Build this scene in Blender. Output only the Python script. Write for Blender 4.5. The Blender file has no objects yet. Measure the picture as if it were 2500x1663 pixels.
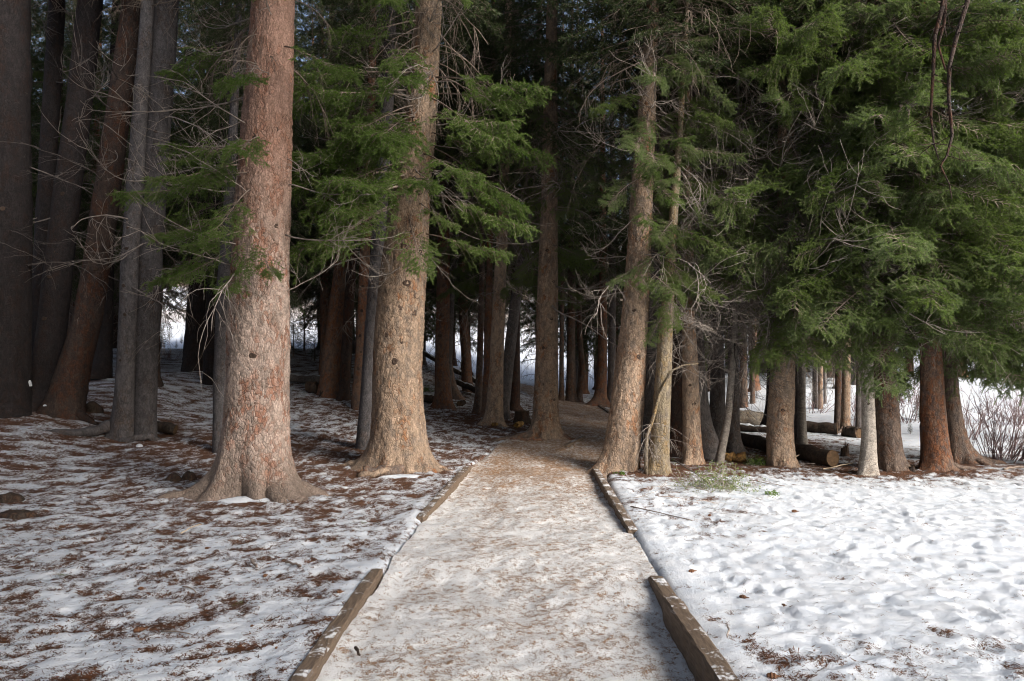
import bpy, math, random
import numpy as np
from mathutils import Vector, Matrix

random.seed(7)
SC = bpy.context.scene
COL = SC.collection

# ------------------------------------------------------------------ camera, sky, sun, exposure
PITCH = math.radians(2.03)
EYE = 1.6
cam_d = bpy.data.cameras.new("camera")
cam_d.sensor_width = 36.0
cam_d.lens = 24.0
cam_d.clip_start = 0.05
cam_d.clip_end = 2000.0
cam = bpy.data.objects.new("camera", cam_d)
COL.objects.link(cam)
cam.location = (0, 0, EYE)
cam.rotation_euler = (math.radians(90) + PITCH, 0, 0)
SC.camera = cam

SUN_DIR = Vector((0.62, -0.58, 0.50)).normalized()      # towards the sun
w = bpy.data.worlds.new("World")
SC.world = w
w.use_nodes = True
nt = w.node_tree
bg = nt.nodes["Background"]
sky = nt.nodes.new("ShaderNodeTexSky")
sky.sky_type = 'NISHITA'
sky.sun_disc = False
sky.sun_elevation = math.asin(SUN_DIR.z)
sky.sun_rotation = math.atan2(SUN_DIR.x, SUN_DIR.y)
sky.air_density = 0.8
sky.dust_density = 4.5
sky.ozone_density = 1.0
hs = nt.nodes.new("ShaderNodeHueSaturation")          # thin high cloud: a paler sky than clear blue
hs.inputs["Saturation"].default_value = 0.85
hs.inputs["Value"].default_value = 1.15
nt.links.new(sky.outputs[0], hs.inputs["Color"])
nt.links.new(hs.outputs[0], bg.inputs[0])
bg.inputs[1].default_value = 0.092

sun_d = bpy.data.lights.new("sun", 'SUN')
sun_d.energy = 2.35
sun_d.angle = math.radians(30)
sun_d.color = (1.0, 0.98, 0.955)
sun = bpy.data.objects.new("sun", sun_d)
COL.objects.link(sun)
sun.location = SUN_DIR * 60
sun.rotation_euler = (-SUN_DIR).to_track_quat('-Z', 'Y').to_euler()

SC.view_settings.view_transform = 'Standard'
SC.view_settings.look = 'None'
SC.view_settings.exposure = 1.08
SC.view_settings.gamma = 1.0
SC.view_settings.use_curve_mapping = False
SC.render.engine = 'CYCLES'
SC.cycles.use_denoising = True
SC.cycles.use_adaptive_sampling = False
SC.cycles.filter_width = 1.1
SC.cycles.max_bounces = 4
SC.cycles.diffuse_bounces = 3
SC.cycles.transmission_bounces = 2
SC.cycles.glossy_bounces = 2
SC.cycles.caustics_reflective = False
SC.cycles.caustics_refractive = False

# ------------------------------------------------------------------ noise helpers
def _hash(ix, iy, seed):
    h = (ix.astype(np.int64) * 374761393 + iy.astype(np.int64) * 668265263 + seed * 1442695041) & 0x7fffffff
    h = (h ^ (h >> 13)) * 1274126177 & 0x7fffffff
    return (h ^ (h >> 16)) & 0x7fffffff

def perlin(x, y, seed=0):
    x = np.asarray(x, float); y = np.asarray(y, float)
    ix = np.floor(x); iy = np.floor(y)
    fx = x - ix; fy = y - iy
    u = fx * fx * fx * (fx * (fx * 6 - 15) + 10)
    v = fy * fy * fy * (fy * (fy * 6 - 15) + 10)
    def g(dx, dy):
        a = _hash(ix + dx, iy + dy, seed) * (2 * math.pi / 0x7fffffff)
        return np.cos(a) * (fx - dx) + np.sin(a) * (fy - dy)
    a = g(0, 0) * (1 - u) + g(1, 0) * u
    b = g(0, 1) * (1 - u) + g(1, 1) * u
    return (a * (1 - v) + b * v) * 1.5

def fbm(x, y, seed=0, oct=4, gain=0.5):
    s = 0; a = 1.0; f = 1.0
    for i in range(oct):
        s = s + a * perlin(x * f + 17.3 * i, y * f - 9.1 * i, seed + i)
        a *= gain; f *= 2.03
    return s

def sstep(a, b, x):
    t = np.clip((np.asarray(x, float) - a) / (b - a), 0, 1)
    return t * t * (3 - 2 * t)

# ------------------------------------------------------------------ mesh helpers
class MB:
    """collects vertices and faces (with a material slot) and links them as ONE mesh object"""
    def __init__(s):
        s.v = []; s.t = []; s.q = []; s.n = 0
    def add(s, v, quads=None, tris=None, m=0):
        v = np.asarray(v, float).reshape(-1, 3)
        if quads is not None and len(quads):
            s.q.append((np.asarray(quads, np.int64) + s.n, m))
        if tris is not None and len(tris):
            s.t.append((np.asarray(tris, np.int64) + s.n, m))
        s.v.append(v); s.n += len(v)
    def tube(s, pts, rad, n=5, m=0, cap=True):
        pts = np.asarray(pts, float); k = len(pts)
        rad = np.broadcast_to(np.asarray(rad, float), (k,))
        t = np.gradient(pts, axis=0)
        t /= np.linalg.norm(t, axis=1)[:, None] + 1e-9
        ref = np.array([0.31, 0.17, 0.93]) if abs(t[:, 2].mean()) < 0.8 else np.array([0.95, 0.2, 0.1])
        u = np.cross(t, ref); u /= np.linalg.norm(u, axis=1)[:, None] + 1e-9
        w_ = np.cross(t, u)
        a = np.arange(n) * (2 * math.pi / n)
        ring = pts[:, None, :] + rad[:, None, None] * (np.cos(a)[None, :, None] * u[:, None, :] + np.sin(a)[None, :, None] * w_[:, None, :])
        i = np.arange(k - 1)[:, None] * n + np.arange(n)[None, :]
        j = np.arange(k - 1)[:, None] * n + (np.arange(n)[None, :] + 1) % n
        q = np.stack([i, j, j + n, i + n], -1).reshape(-1, 4)
        v = ring.reshape(-1, 3)
        tr = None
        if cap:
            v = np.vstack([v, pts[:1], pts[-1:]])
            a0 = np.arange(n); a1 = (a0 + 1) % n
            tr = np.vstack([np.stack([a1, a0, np.full(n, k * n)], 1), np.stack([a0 + (k - 1) * n, a1 + (k - 1) * n, np.full(n, k * n + 1)], 1)])
        s.add(v, q, tr, m)
    def arrays(s):
        return np.vstack(s.v), s.q, s.t
    def mesh(s, name, mats, smooth=True):
        v = np.vstack(s.v)
        me = bpy.data.meshes.new(name)
        me.vertices.add(len(v)); me.vertices.foreach_set("co", v.astype(np.float32).ravel())
        loops = []; starts = []; totals = []; mi = []; c = 0
        for arr, m in s.t + s.q:
            k = arr.shape[1]; nf = len(arr)
            loops.append(arr.ravel()); starts.append(c + np.arange(nf) * k); totals.append(np.full(nf, k)); mi.append(np.full(nf, m))
            c += nf * k
        loops = np.concatenate(loops); starts = np.concatenate(starts); totals = np.concatenate(totals); mi = np.concatenate(mi)
        me.loops.add(len(loops)); me.loops.foreach_set("vertex_index", loops.astype(np.int32))
        me.polygons.add(len(starts))
        me.polygons.foreach_set("loop_start", starts.astype(np.int32))
        me.polygons.foreach_set("loop_total", totals.astype(np.int32))
        me.polygons.foreach_set("material_index", mi.astype(np.int32))
        me.polygons.foreach_set("use_smooth", np.full(len(starts), smooth))
        me.update(calc_edges=True)
        for mm in (mats if isinstance(mats, (list, tuple)) else [mats]):
            me.materials.append(mm)
        return me

def link(name, me, parent=None, loc=None, mat=None):
    o = bpy.data.objects.new(name, me)
    COL.objects.link(o)
    if parent is not None:
        o.parent = parent
    if loc is not None:
        o.location = loc
    if mat is not None:
        o.matrix_local = mat
    return o

def tag(o, label=None, cat=None, group=None, kind=None):
    if label: o['label'] = label
    if cat: o['category'] = cat
    if group: o['group'] = group
    if kind: o['kind'] = kind
    return o

def empty(name, loc):
    o = bpy.data.objects.new(name, None)
    o.empty_display_size = 0.2
    COL.objects.link(o)
    o.location = loc
    return o

# ------------------------------------------------------------------ materials
def new_mat(name):
    m = bpy.data.materials.new(name)
    m.use_nodes = True
    n = m.node_tree.nodes
    b = n["Principled BSDF"]
    return m, m.node_tree, n, b

def N(nt, typ, **kw):
    n = nt.nodes.new(typ)
    for k, v in kw.items():
        if k.startswith("i_"):
            key = k[2:]
            n.inputs[int(key) if key.isdigit() else key].default_value = v
        else:
            setattr(n, k, v)
    return n

def ramp(nt, stops, interp='LINEAR'):
    r = nt.nodes.new("ShaderNodeValToRGB")
    r.color_ramp.interpolation = interp
    e = r.color_ramp.elements
    while len(e) < len(stops):
        e.new(0.5)
    for k, (p, c) in enumerate(stops):
        e[k].position = p
        e[k].color = (c, c, c, 1) if isinstance(c, (int, float)) else (c[0], c[1], c[2], 1)
    return r

def mixc(nt, fac, a, b, mode='MIX'):
    m = nt.nodes.new("ShaderNodeMix")
    m.data_type = 'RGBA'
    m.blend_type = mode
    for sock, val in ((m.inputs[0], fac), (m.inputs[6], a), (m.inputs[7], b)):
        if hasattr(val, "is_output"):
            nt.links.new(val, sock)
        elif isinstance(val, (int, float)):
            sock.default_value = val
        else:
            sock.default_value = (val[0], val[1], val[2], 1)
    return m.outputs[2]

def math_n(nt, op, a, b=0.0, clamp=False):
    m = nt.nodes.new("ShaderNodeMath")
    m.operation = op
    m.use_clamp = clamp
    for sock, val in ((m.inputs[0], a), (m.inputs[1], b)):
        if hasattr(val, "is_output"):
            nt.links.new(val, sock)
        else:
            sock.default_value = val
    return m.outputs[0]

def obj_coords(nt, scale=(1, 1, 1), rnd=True):
    tc = nt.nodes.new("ShaderNodeTexCoord")
    mp = nt.nodes.new("ShaderNodeMapping")
    mp.inputs[3].default_value = scale
    nt.links.new(tc.outputs["Object"], mp.inputs[0])
    if rnd:
        oi = nt.nodes.new("ShaderNodeObjectInfo")
        mu = math_n(nt, 'MULTIPLY', oi.outputs["Random"], 37.0)
        nt.links.new(mu, mp.inputs[1])
    return mp.outputs[0]

def bark_material(name, pale, red, grey, crack, plate=22.0, red_lo=0.50, red_hi=0.66, bump=0.012, flat=0.55, foot=0.0):
    m, t, n, b = new_mat(name)
    co = obj_coords(t, (1, 1, flat))
    # warp the plate pattern so that it flows
    wn = N(t, "ShaderNodeTexNoise", i_Scale=9.0, i_Detail=3.0); t.links.new(co, wn.inputs["Vector"])
    wv = t.nodes.new("ShaderNodeVectorMath"); wv.operation = 'SCALE'; wv.inputs[3].default_value = 0.11
    t.links.new(wn.outputs["Color"], wv.inputs[0])
    ad = t.nodes.new("ShaderNodeVectorMath"); ad.operation = 'ADD'
    t.links.new(co, ad.inputs[0]); t.links.new(wv.outputs[0], ad.inputs[1])
    ve = N(t, "ShaderNodeTexVoronoi", feature='DISTANCE_TO_EDGE', i_Scale=plate); t.links.new(ad.outputs[0], ve.inputs["Vector"])
    vc = N(t, "ShaderNodeTexVoronoi", feature='F1', i_Scale=plate); t.links.new(ad.outputs[0], vc.inputs["Vector"])
    big = N(t, "ShaderNodeTexNoise", i_Scale=3.2, i_Detail=4.0, i_Roughness=0.6); t.links.new(co, big.inputs["Vector"])
    fine = N(t, "ShaderNodeTexNoise", i_Scale=75.0, i_Detail=4.0, i_Roughness=0.65); t.links.new(co, fine.inputs["Vector"])
    mid = N(t, "ShaderNodeTexNoise", i_Scale=13.0, i_Detail=3.0, i_Roughness=0.6); t.links.new(co, mid.inputs["Vector"])
    sep = t.nodes.new("ShaderNodeSeparateColor"); t.links.new(vc.outputs["Color"], sep.inputs[0])
    r1 = math_n(t, 'ADD', math_n(t, 'MULTIPLY', big.outputs["Fac"], 0.82), math_n(t, 'MULTIPLY', sep.outputs[0], 0.18))
    rr = ramp(t, [(red_lo, 0.0), (red_hi, 1.0)]); t.links.new(r1, rr.inputs[0])
    c = mixc(t, rr.outputs[0], pale, red)
    gr = ramp(t, [(0.47, 0.0), (0.62, 1.0)]); t.links.new(mid.outputs["Fac"], gr.inputs[0])
    c = mixc(t, math_n(t, 'MULTIPLY', gr.outputs[0], 0.75), c, grey)
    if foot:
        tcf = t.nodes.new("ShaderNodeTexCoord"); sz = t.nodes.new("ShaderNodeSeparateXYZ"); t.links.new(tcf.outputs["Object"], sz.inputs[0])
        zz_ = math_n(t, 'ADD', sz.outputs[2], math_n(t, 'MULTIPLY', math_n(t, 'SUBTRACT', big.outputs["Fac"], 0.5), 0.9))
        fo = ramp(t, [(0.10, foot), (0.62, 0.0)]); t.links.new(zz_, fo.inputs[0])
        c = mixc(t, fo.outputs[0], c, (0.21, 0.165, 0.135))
        hi = ramp(t, [(0.26, 0.0), (0.42, 0.65)]); t.links.new(math_n(t, 'MULTIPLY', zz_, 0.1), hi.inputs[0])  # redder bark higher up, mostly upper-trunk shade put into the colour
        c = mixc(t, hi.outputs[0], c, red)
    fr = ramp(t, [(0.28, 0.5), (0.72, 1.36)]); t.links.new(fine.outputs["Fac"], fr.inputs[0])
    c = mixc(t, 1.0, c, fr.outputs[0], 'MULTIPLY')
    pv = ramp(t, [(0.0, 0.84), (1.0, 1.12)]); t.links.new(sep.outputs[1], pv.inputs[0])
    c = mixc(t, 1.0, c, pv.outputs[0], 'MULTIPLY')
    cr = ramp(t, [(0.0, 1.0), (0.06, 0.0)]); t.links.new(ve.outputs["Distance"], cr.inputs[0])
    cm = ramp(t, [(0.40, 0.12), (0.58, 1.0)]); t.links.new(big.outputs["Fac"], cm.inputs[0])
    c = mixc(t, math_n(t, 'MULTIPLY', cr.outputs[0], math_n(t, 'MULTIPLY', cm.outputs[0], 0.85)), c, crack)
    oi = t.nodes.new("ShaderNodeObjectInfo")
    ov = ramp(t, [(0.0, 0.78), (1.0, 1.12)]); t.links.new(oi.outputs["Random"], ov.inputs[0])
    c = mixc(t, 1.0, c, ov.outputs[0], 'MULTIPLY')
    t.links.new(c, b.inputs["Base Color"])
    b.inputs["Roughness"].default_value = 0.92
    b.inputs["Specular IOR Level"].default_value = 0.15
    h = ramp(t, [(0.0, 0.0), (0.16, 1.0)]); t.links.new(ve.outputs["Distance"], h.inputs[0])
    hh = math_n(t, 'ADD', math_n(t, 'MULTIPLY', h.outputs[0], 0.55), math_n(t, 'ADD', math_n(t, 'MULTIPLY', fine.outputs["Fac"], 0.5), math_n(t, 'MULTIPLY', mid.outputs["Fac"], 0.6)))
    bp = t.nodes.new("ShaderNodeBump"); bp.inputs["Distance"].default_value = bump; bp.inputs["Strength"].default_value = 0.9
    t.links.new(hh, bp.inputs["Height"]); t.links.new(bp.outputs[0], b.inputs["Normal"])
    return m

M = {}
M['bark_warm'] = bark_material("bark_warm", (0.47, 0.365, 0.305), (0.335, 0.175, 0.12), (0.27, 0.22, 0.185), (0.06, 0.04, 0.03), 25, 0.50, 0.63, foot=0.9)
M['bark_tan'] = bark_material("bark_tan", (0.41, 0.30, 0.215), (0.33, 0.16, 0.08), (0.23, 0.185, 0.15), (0.06, 0.045, 0.035), 23, 0.54, 0.68)
M['bark_brown'] = bark_material("bark_brown", (0.20, 0.15, 0.12), (0.19, 0.10, 0.06), (0.12, 0.10, 0.09), (0.05, 0.035, 0.03), 26, 0.47, 0.62)
M['bark_rust'] = bark_material("bark_rust", (0.21, 0.135, 0.095), (0.24, 0.105, 0.055), (0.12, 0.095, 0.085), (0.05, 0.03, 0.025), 27, 0.42, 0.58)
M['bark_grey'] = bark_material("bark_grey", (0.20, 0.18, 0.17), (0.17, 0.125, 0.10), (0.12, 0.11, 0.105), (0.05, 0.04, 0.04), 30, 0.52, 0.68, bump=0.008)
M['bark_pale'] = bark_material("bark_pale", (0.37, 0.33, 0.285), (0.26, 0.20, 0.155), (0.24, 0.215, 0.19), (0.06, 0.05, 0.045), 17, 0.58, 0.72, bump=0.005, flat=1.6)
M['bark_mid'] = bark_material("bark_mid", (0.37, 0.27, 0.205), (0.33, 0.165, 0.10), (0.23, 0.185, 0.16), (0.05, 0.035, 0.03), 26, 0.46, 0.62)
M['bark_shaded'] = bark_material("bark_shaded", (0.040, 0.034, 0.034), (0.046, 0.031, 0.027), (0.03, 0.027, 0.028), (0.02, 0.016, 0.015), 26, 0.48, 0.62)  # shade and corner darkening put into the bark colour
M['bark_dim'] = bark_material("bark_dim", (0.085, 0.062, 0.052), (0.105, 0.052, 0.033), (0.057, 0.046, 0.042), (0.03, 0.02, 0.018), 26, 0.46, 0.60)  # trunk shade put into the colour, less deep
M['bark_ash'] = bark_material("bark_ash", (0.125, 0.116, 0.117), (0.11, 0.088, 0.078), (0.08, 0.075, 0.077), (0.03, 0.026, 0.026), 30, 0.52, 0.66, bump=0.008)
M['bark_ochre'] = bark_material("bark_ochre", (0.27, 0.22, 0.15), (0.26, 0.18, 0.09), (0.20, 0.17, 0.14), (0.05, 0.04, 0.03), 26, 0.48, 0.62)
M['log_dark'] = bark_material("log_dark", (0.085, 0.065, 0.05), (0.09, 0.052, 0.034), (0.05, 0.042, 0.037), (0.03, 0.02, 0.02), 16, 0.48, 0.62)
M['log_pale'] = bark_material("log_pale", (0.42, 0.36, 0.28), (0.33, 0.25, 0.17), (0.27, 0.24, 0.21), (0.08, 0.06, 0.05), 12, 0.52, 0.66, flat=1.0)
M['log_ochre'] = bark_material("log_ochre", (0.45, 0.27, 0.09), (0.30, 0.15, 0.05), (0.20, 0.13, 0.07), (0.05, 0.03, 0.02), 14, 0.50, 0.64)

def plain_wood(name, c0, c1, scale=30, rough=0.85):
    m, t, n, b = new_mat(name)
    co = obj_coords(t)
    nz = N(t, "ShaderNodeTexNoise", i_Scale=scale, i_Detail=4.0); t.links.new(co, nz.inputs["Vector"])
    r = ramp(t, [(0.3, c0), (0.7, c1)]); t.links.new(nz.outputs["Fac"], r.inputs[0])
    oi = t.nodes.new("ShaderNodeObjectInfo")
    ov = ramp(t, [(0.0, 0.7), (1.0, 1.25)]); t.links.new(oi.outputs["Random"], ov.inputs[0])
    t.links.new(mixc(t, 1.0, r.outputs[0], ov.outputs[0], 'MULTIPLY'), b.inputs["Base Color"])
    b.inputs["Roughness"].default_value = rough
    b.inputs["Specular IOR Level"].default_value = 0.2
    return m

M['twig'] = plain_wood("twig_bark", (0.13, 0.10, 0.08), (0.28, 0.225, 0.185))
M['deadwood'] = plain_wood("dead_twig", (0.17, 0.14, 0.12), (0.42, 0.37, 0.325), 14)
M['dead_shaded'] = plain_wood("shaded_dead_twig", (0.07, 0.058, 0.052), (0.19, 0.165, 0.15), 14)  # darkened copy of the dead twig wood, shade put into its colour
M['knot'] = plain_wood("knot_wood", (0.03, 0.021, 0.017), (0.11, 0.075, 0.055), 60)
M['cutwood'] = plain_wood("cut_wood", (0.05, 0.03, 0.017), (0.11, 0.068, 0.036), 24)
M['willow'] = plain_wood("willow_bark", (0.14, 0.085, 0.085), (0.28, 0.20, 0.19), 10)
M['cone'] = plain_wood("cone_scales", (0.06, 0.03, 0.018), (0.20, 0.095, 0.048), 55, 0.7)
M['bleached'] = plain_wood("bleached_wood", (0.42, 0.32, 0.22), (0.58, 0.47, 0.34), 25)
M['red'] = plain_wood("red_paint", (0.55, 0.03, 0.03), (0.60, 0.05, 0.04), 5, 0.5)

def needle_material(name, c0, c1, tr=0.32):
    m, t, n, b = new_mat(name)
    n.remove(b)
    out = n["Material Output"]
    ge = t.nodes.new("ShaderNodeNewGeometry")
    nz = N(t, "ShaderNodeTexNoise", i_Scale=2.3, i_Detail=3.0); t.links.new(ge.outputs["Position"], nz.inputs["Vector"])
    oi = t.nodes.new("ShaderNodeObjectInfo")
    f = math_n(t, 'ADD', math_n(t, 'MULTIPLY', nz.outputs["Fac"], 1.1), math_n(t, 'MULTIPLY', oi.outputs["Random"], 0.55))
    r = ramp(t, [(0.42, c0), (0.72, ((c0[0] + c1[0]) / 2, (c0[1] + c1[1]) / 2, (c0[2] + c1[2]) / 2)), (1.0, c1)]); t.links.new(math_n(t, 'MULTIPLY', f, 0.85), r.inputs[0])
    ri = ramp(t, [(0.0, 0.72), (1.0, 1.3)]); t.links.new(ge.outputs["Random Per Island"], ri.inputs[0])
    c = mixc(t, 1.0, r.outputs[0], ri.outputs[0], 'MULTIPLY')
    d = t.nodes.new("ShaderNodeBsdfPrincipled"); t.links.new(c, d.inputs["Base Color"]); d.inputs["Roughness"].default_value = 0.55
    d.inputs["Specular IOR Level"].default_value = 0.35
    tl = t.nodes.new("ShaderNodeBsdfTranslucent"); t.links.new(mixc(t, 1.0, c, (1.1, 1.25, 0.6), 'MULTIPLY'), tl.inputs[0])
    mx = t.nodes.new("ShaderNodeMixShader"); mx.inputs[0].default_value = tr
    t.links.new(d.outputs[0], mx.inputs[1]); t.links.new(tl.outputs[0], mx.inputs[2]); t.links.new(mx.outputs[0], out.inputs[0])
    return m

M['needles'] = needle_material("spruce_needles", (0.115, 0.163, 0.038), (0.168, 0.222, 0.098), 0.45)
M['needles_bright'] = needle_material("fresh_spruce_needles", (0.095, 0.160, 0.028), (0.15, 0.23, 0.055), 0.42)
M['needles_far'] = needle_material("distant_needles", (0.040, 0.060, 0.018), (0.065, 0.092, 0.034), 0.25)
M['juniper'] = needle_material("juniper_leaves", (0.13, 0.18, 0.045), (0.20, 0.25, 0.09), 0.3)

def ground_material(name, snow_a, snow_b, litter_a, litter_b, is_path=False):
    m, t, n, b = new_mat(name)
    ge = t.nodes.new("ShaderNodeNewGeometry")
    P = ge.outputs["Position"]
    at = t.nodes.new("ShaderNodeAttribute"); at.attribute_name = "litter"
    f1 = N(t, "ShaderNodeTexNoise", i_Scale=20.0, i_Detail=5.0, i_Roughness=0.72); t.links.new(P, f1.inputs["Vector"])
    f2 = N(t, "ShaderNodeTexNoise", i_Scale=120.0, i_Detail=3.0, i_Roughness=0.6); t.links.new(P, f2.inputs["Vector"])
    v = math_n(t, 'ADD', at.outputs["Fac"], math_n(t, 'MULTIPLY', math_n(t, 'SUBTRACT', f1.outputs["Fac"], 0.5), 1.6))
    v = math_n(t, 'ADD', v, math_n(t, 'MULTIPLY', math_n(t, 'SUBTRACT', f2.outputs["Fac"], 0.5), 1.5))
    lr = ramp(t, [(0.44, 0.0), (0.63, 1.0)] if not is_path else [(0.44, 0.0), (0.70, 1.0)]); t.links.new(v, lr.inputs[0])
    lf = lr.outputs[0]
    g1 = N(t, "ShaderNodeTexNoise", i_Scale=5.0, i_Detail=6.0, i_Roughness=0.65); t.links.new(P, g1.inputs["Vector"])
    sr = ramp(t, [(0.35, snow_a), (0.62, snow_b)]); t.links.new(g1.outputs["Fac"], sr.inputs[0])
    l1 = N(t, "ShaderNodeTexNoise", i_Scale=60.0, i_Detail=3.0); t.links.new(P, l1.inputs["Vector"])
    lc = ramp(t, [(0.33, litter_a), (0.55, ((litter_a[0] + litter_b[0]) / 2, (litter_a[1] + litter_b[1]) / 2, (litter_a[2] + litter_b[2]) / 2)), (0.72, litter_b)]); t.links.new(l1.outputs["Fac"], lc.inputs[0])
    snow = sr.outputs[0]
    # the hill beyond the meadow is bare tan grass with snow patches
    th = t.nodes.new("ShaderNodeAttribute"); th.attribute_name = "bare"
    h1 = N(t, "ShaderNodeTexNoise", i_Scale=0.09, i_Detail=6.0); t.links.new(P, h1.inputs["Vector"])
    hb = ramp(t, [(0.40, 0.0), (0.50, 1.0)]); t.links.new(h1.outputs["Fac"], hb.inputs[0])
    snow = mixc(t, math_n(t, 'MULTIPLY', th.outputs["Fac"], hb.outputs[0]), snow, (0.36, 0.27, 0.19))
    thin = ramp(t, [(0.36, 0.0), (0.60, 0.36)]); t.links.new(v, thin.inputs[0])
    snow = mixc(t, thin.outputs[0], snow, (0.40, 0.33, 0.28))
    c = mixc(t, lf, snow, lc.outputs[0])
    t.links.new(c, b.inputs["Base Color"])
    rg = ramp(t, [(0.0, 0.55), (1.0, 0.9)]); t.links.new(lf, rg.inputs[0])
    t.links.new(rg.outputs[0], b.inputs["Roughness"])
    b.inputs["Specular IOR Level"].default_value = 0.3
    hgt = math_n(t, 'ADD', math_n(t, 'MULTIPLY', f1.outputs["Fac"], 1.0), math_n(t, 'MULTIPLY', f2.outputs["Fac"], 0.5))
    hgt = math_n(t, 'ADD', hgt, math_n(t, 'MULTIPLY', lf, 0.12))
    bp = t.nodes.new("ShaderNodeBump"); bp.inputs["Distance"].default_value = 0.028; bp.inputs["Strength"].default_value = 0.8
    t.links.new(hgt, bp.inputs["Height"]); t.links.new(bp.outputs[0], b.inputs["Normal"])
    return m

M['snow'] = ground_material("old_snow_with_needle_litter", (0.64, 0.69, 0.75), (0.79, 0.815, 0.845), (0.05, 0.027, 0.017), (0.215, 0.098, 0.050))
M['path'] = ground_material("trodden_icy_path", (0.73, 0.725, 0.71), (0.86, 0.855, 0.84), (0.20, 0.115, 0.065), (0.46, 0.285, 0.16), True)
M['cleansnow'] = plain_wood("clean_snow", (0.76, 0.79, 0.82), (0.84, 0.86, 0.88), 12, 0.55)
M['litter'] = plain_wood("needle_flakes", (0.05, 0.024, 0.013), (0.24, 0.095, 0.04), 9, 0.9)

def timber_material():
    m, t, n, b = new_mat("weathered_timber")
    co = obj_coords(t, (6, 0.7, 6))
    g = N(t, "ShaderNodeTexNoise", i_Scale=14.0, i_Detail=5.0, i_Roughness=0.7); t.links.new(co, g.inputs["Vector"])
    r = ramp(t, [(0.3, (0.075, 0.05, 0.033)), (0.55, (0.15, 0.105, 0.07)), (0.75, (0.22, 0.165, 0.115))]); t.links.new(g.outputs["Fac"], r.inputs[0])
    ge = t.nodes.new("ShaderNodeNewGeometry")
    s1 = N(t, "ShaderNodeTexNoise", i_Scale=5.5, i_Detail=2.0); t.links.new(ge.outputs["Position"], s1.inputs["Vector"])
    s2 = N(t, "ShaderNodeTexNoise", i_Scale=38.0, i_Detail=4.0, i_Roughness=0.6); t.links.new(ge.outputs["Position"], s2.inputs["Vector"])
    sx = t.nodes.new("ShaderNodeSeparateXYZ"); t.links.new(ge.outputs["Normal"], sx.inputs[0])
    up = ramp(t, [(0.8, 0.0), (0.95, 1.0)]); t.links.new(sx.outputs[2], up.inputs[0])
    s = math_n(t, 'ADD', math_n(t, 'MULTIPLY', s1.outputs["Fac"], 0.7), math_n(t, 'MULTIPLY', s2.outputs["Fac"], 0.5))
    sr = ramp(t, [(0.635, 0.0), (0.72, 0.9)]); t.links.new(s, sr.inputs[0])
    c = mixc(t, math_n(t, 'MULTIPLY', sr.outputs[0], up.outputs[0]), r.outputs[0], (0.78, 0.79, 0.80))
    t.links.new(c, b.inputs["Base Color"])
    b.inputs["Roughness"].default_value = 0.85
    bp = t.nodes.new("ShaderNodeBump"); bp.inputs["Distance"].default_value = 0.006; bp.inputs["Strength"].default_value = 0.7
    t.links.new(g.outputs["Fac"], bp.inputs["Height"]); t.links.new(bp.outputs[0], b.inputs["Normal"])
    return m
M['timber'] = timber_material()

# ------------------------------------------------------------------ terrain
PC_Y = np.array([-12, -5, 3.4, 7, 10, 12.2, 14.5, 18, 22, 26, 31, 36])
PC_X = np.array([-.1, -.03, 0., .12, .30, .80, 1.50, 2.05, 2.05, 1.4, -.3, -2.5])
def pc(y):
    a = np.interp(y, PC_Y, PC_X)
    return (np.interp(np.asarray(y) - .6, PC_Y, PC_X) + a + np.interp(np.asarray(y) + .6, PC_Y, PC_X)) / 3

def terr(x, y):
    x = np.asarray(x, float); y = np.asarray(y, float)
    a = np.interp(x, [-12, -9, -5, -2, 0, 3, 8], [.11, .11, .09, .055, .038, .012, .012])
    s = np.clip(y - 9, 0, 21)
    z = a * s
    z = z + .42 * sstep(-6.0, -8.8, x) * sstep(7.5, 11.5, y) * (1 - sstep(16, 24, y))
    z = z + .07 * np.exp(-((x + 5.9) ** 2 + (y - 12) ** 2) / 1.2)
    # meadow beyond the trees and the bank on the right
    z = z + .066 * np.clip(y - 32, 0, 120) * sstep(30, 40, y)
    z = z + .052 * np.clip(y - 14.5, 0, 14) * sstep(6.5, 10, x)
    d = np.hypot(x, y)
    ang = np.degrees(np.arctan2(x, y))
    hill = sstep(85, 210, d) * (30 + 34 * sstep(8, 38, ang) + 4 * perlin(x / 40, y / 40, 5))
    hill = hill * sstep(10, 60, y)
    return z + hill

def path_depth(u, y):
    """how far the trodden path lies below the snow on its two sides (u: -1 left .. 1 right)"""
    gl = 1 - .85 * sstep(5.2, 5.7, y) * (1 - sstep(6.7, 7.2, y))
    gr = 1 - .85 * sstep(5.0, 5.4, y) * (1 - sstep(6.2, 6.7, y))
    dl = .045 * gl
    dr = (.035 + .055 * (1 - sstep(4.3, 5.0, y))) * gr
    f = sstep(-.9, 1.0, u)
    return (dl * (1 - f) + dr * f) * (1 - sstep(10.4, 12.0, y))

def pathk(x, y):
    dx = x - pc(y)
    return (1 - sstep(1.02, 1.10, np.abs(dx))) * (path_depth(dx, y) + .05) * (1 - sstep(10.6, 12.4, y))

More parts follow.
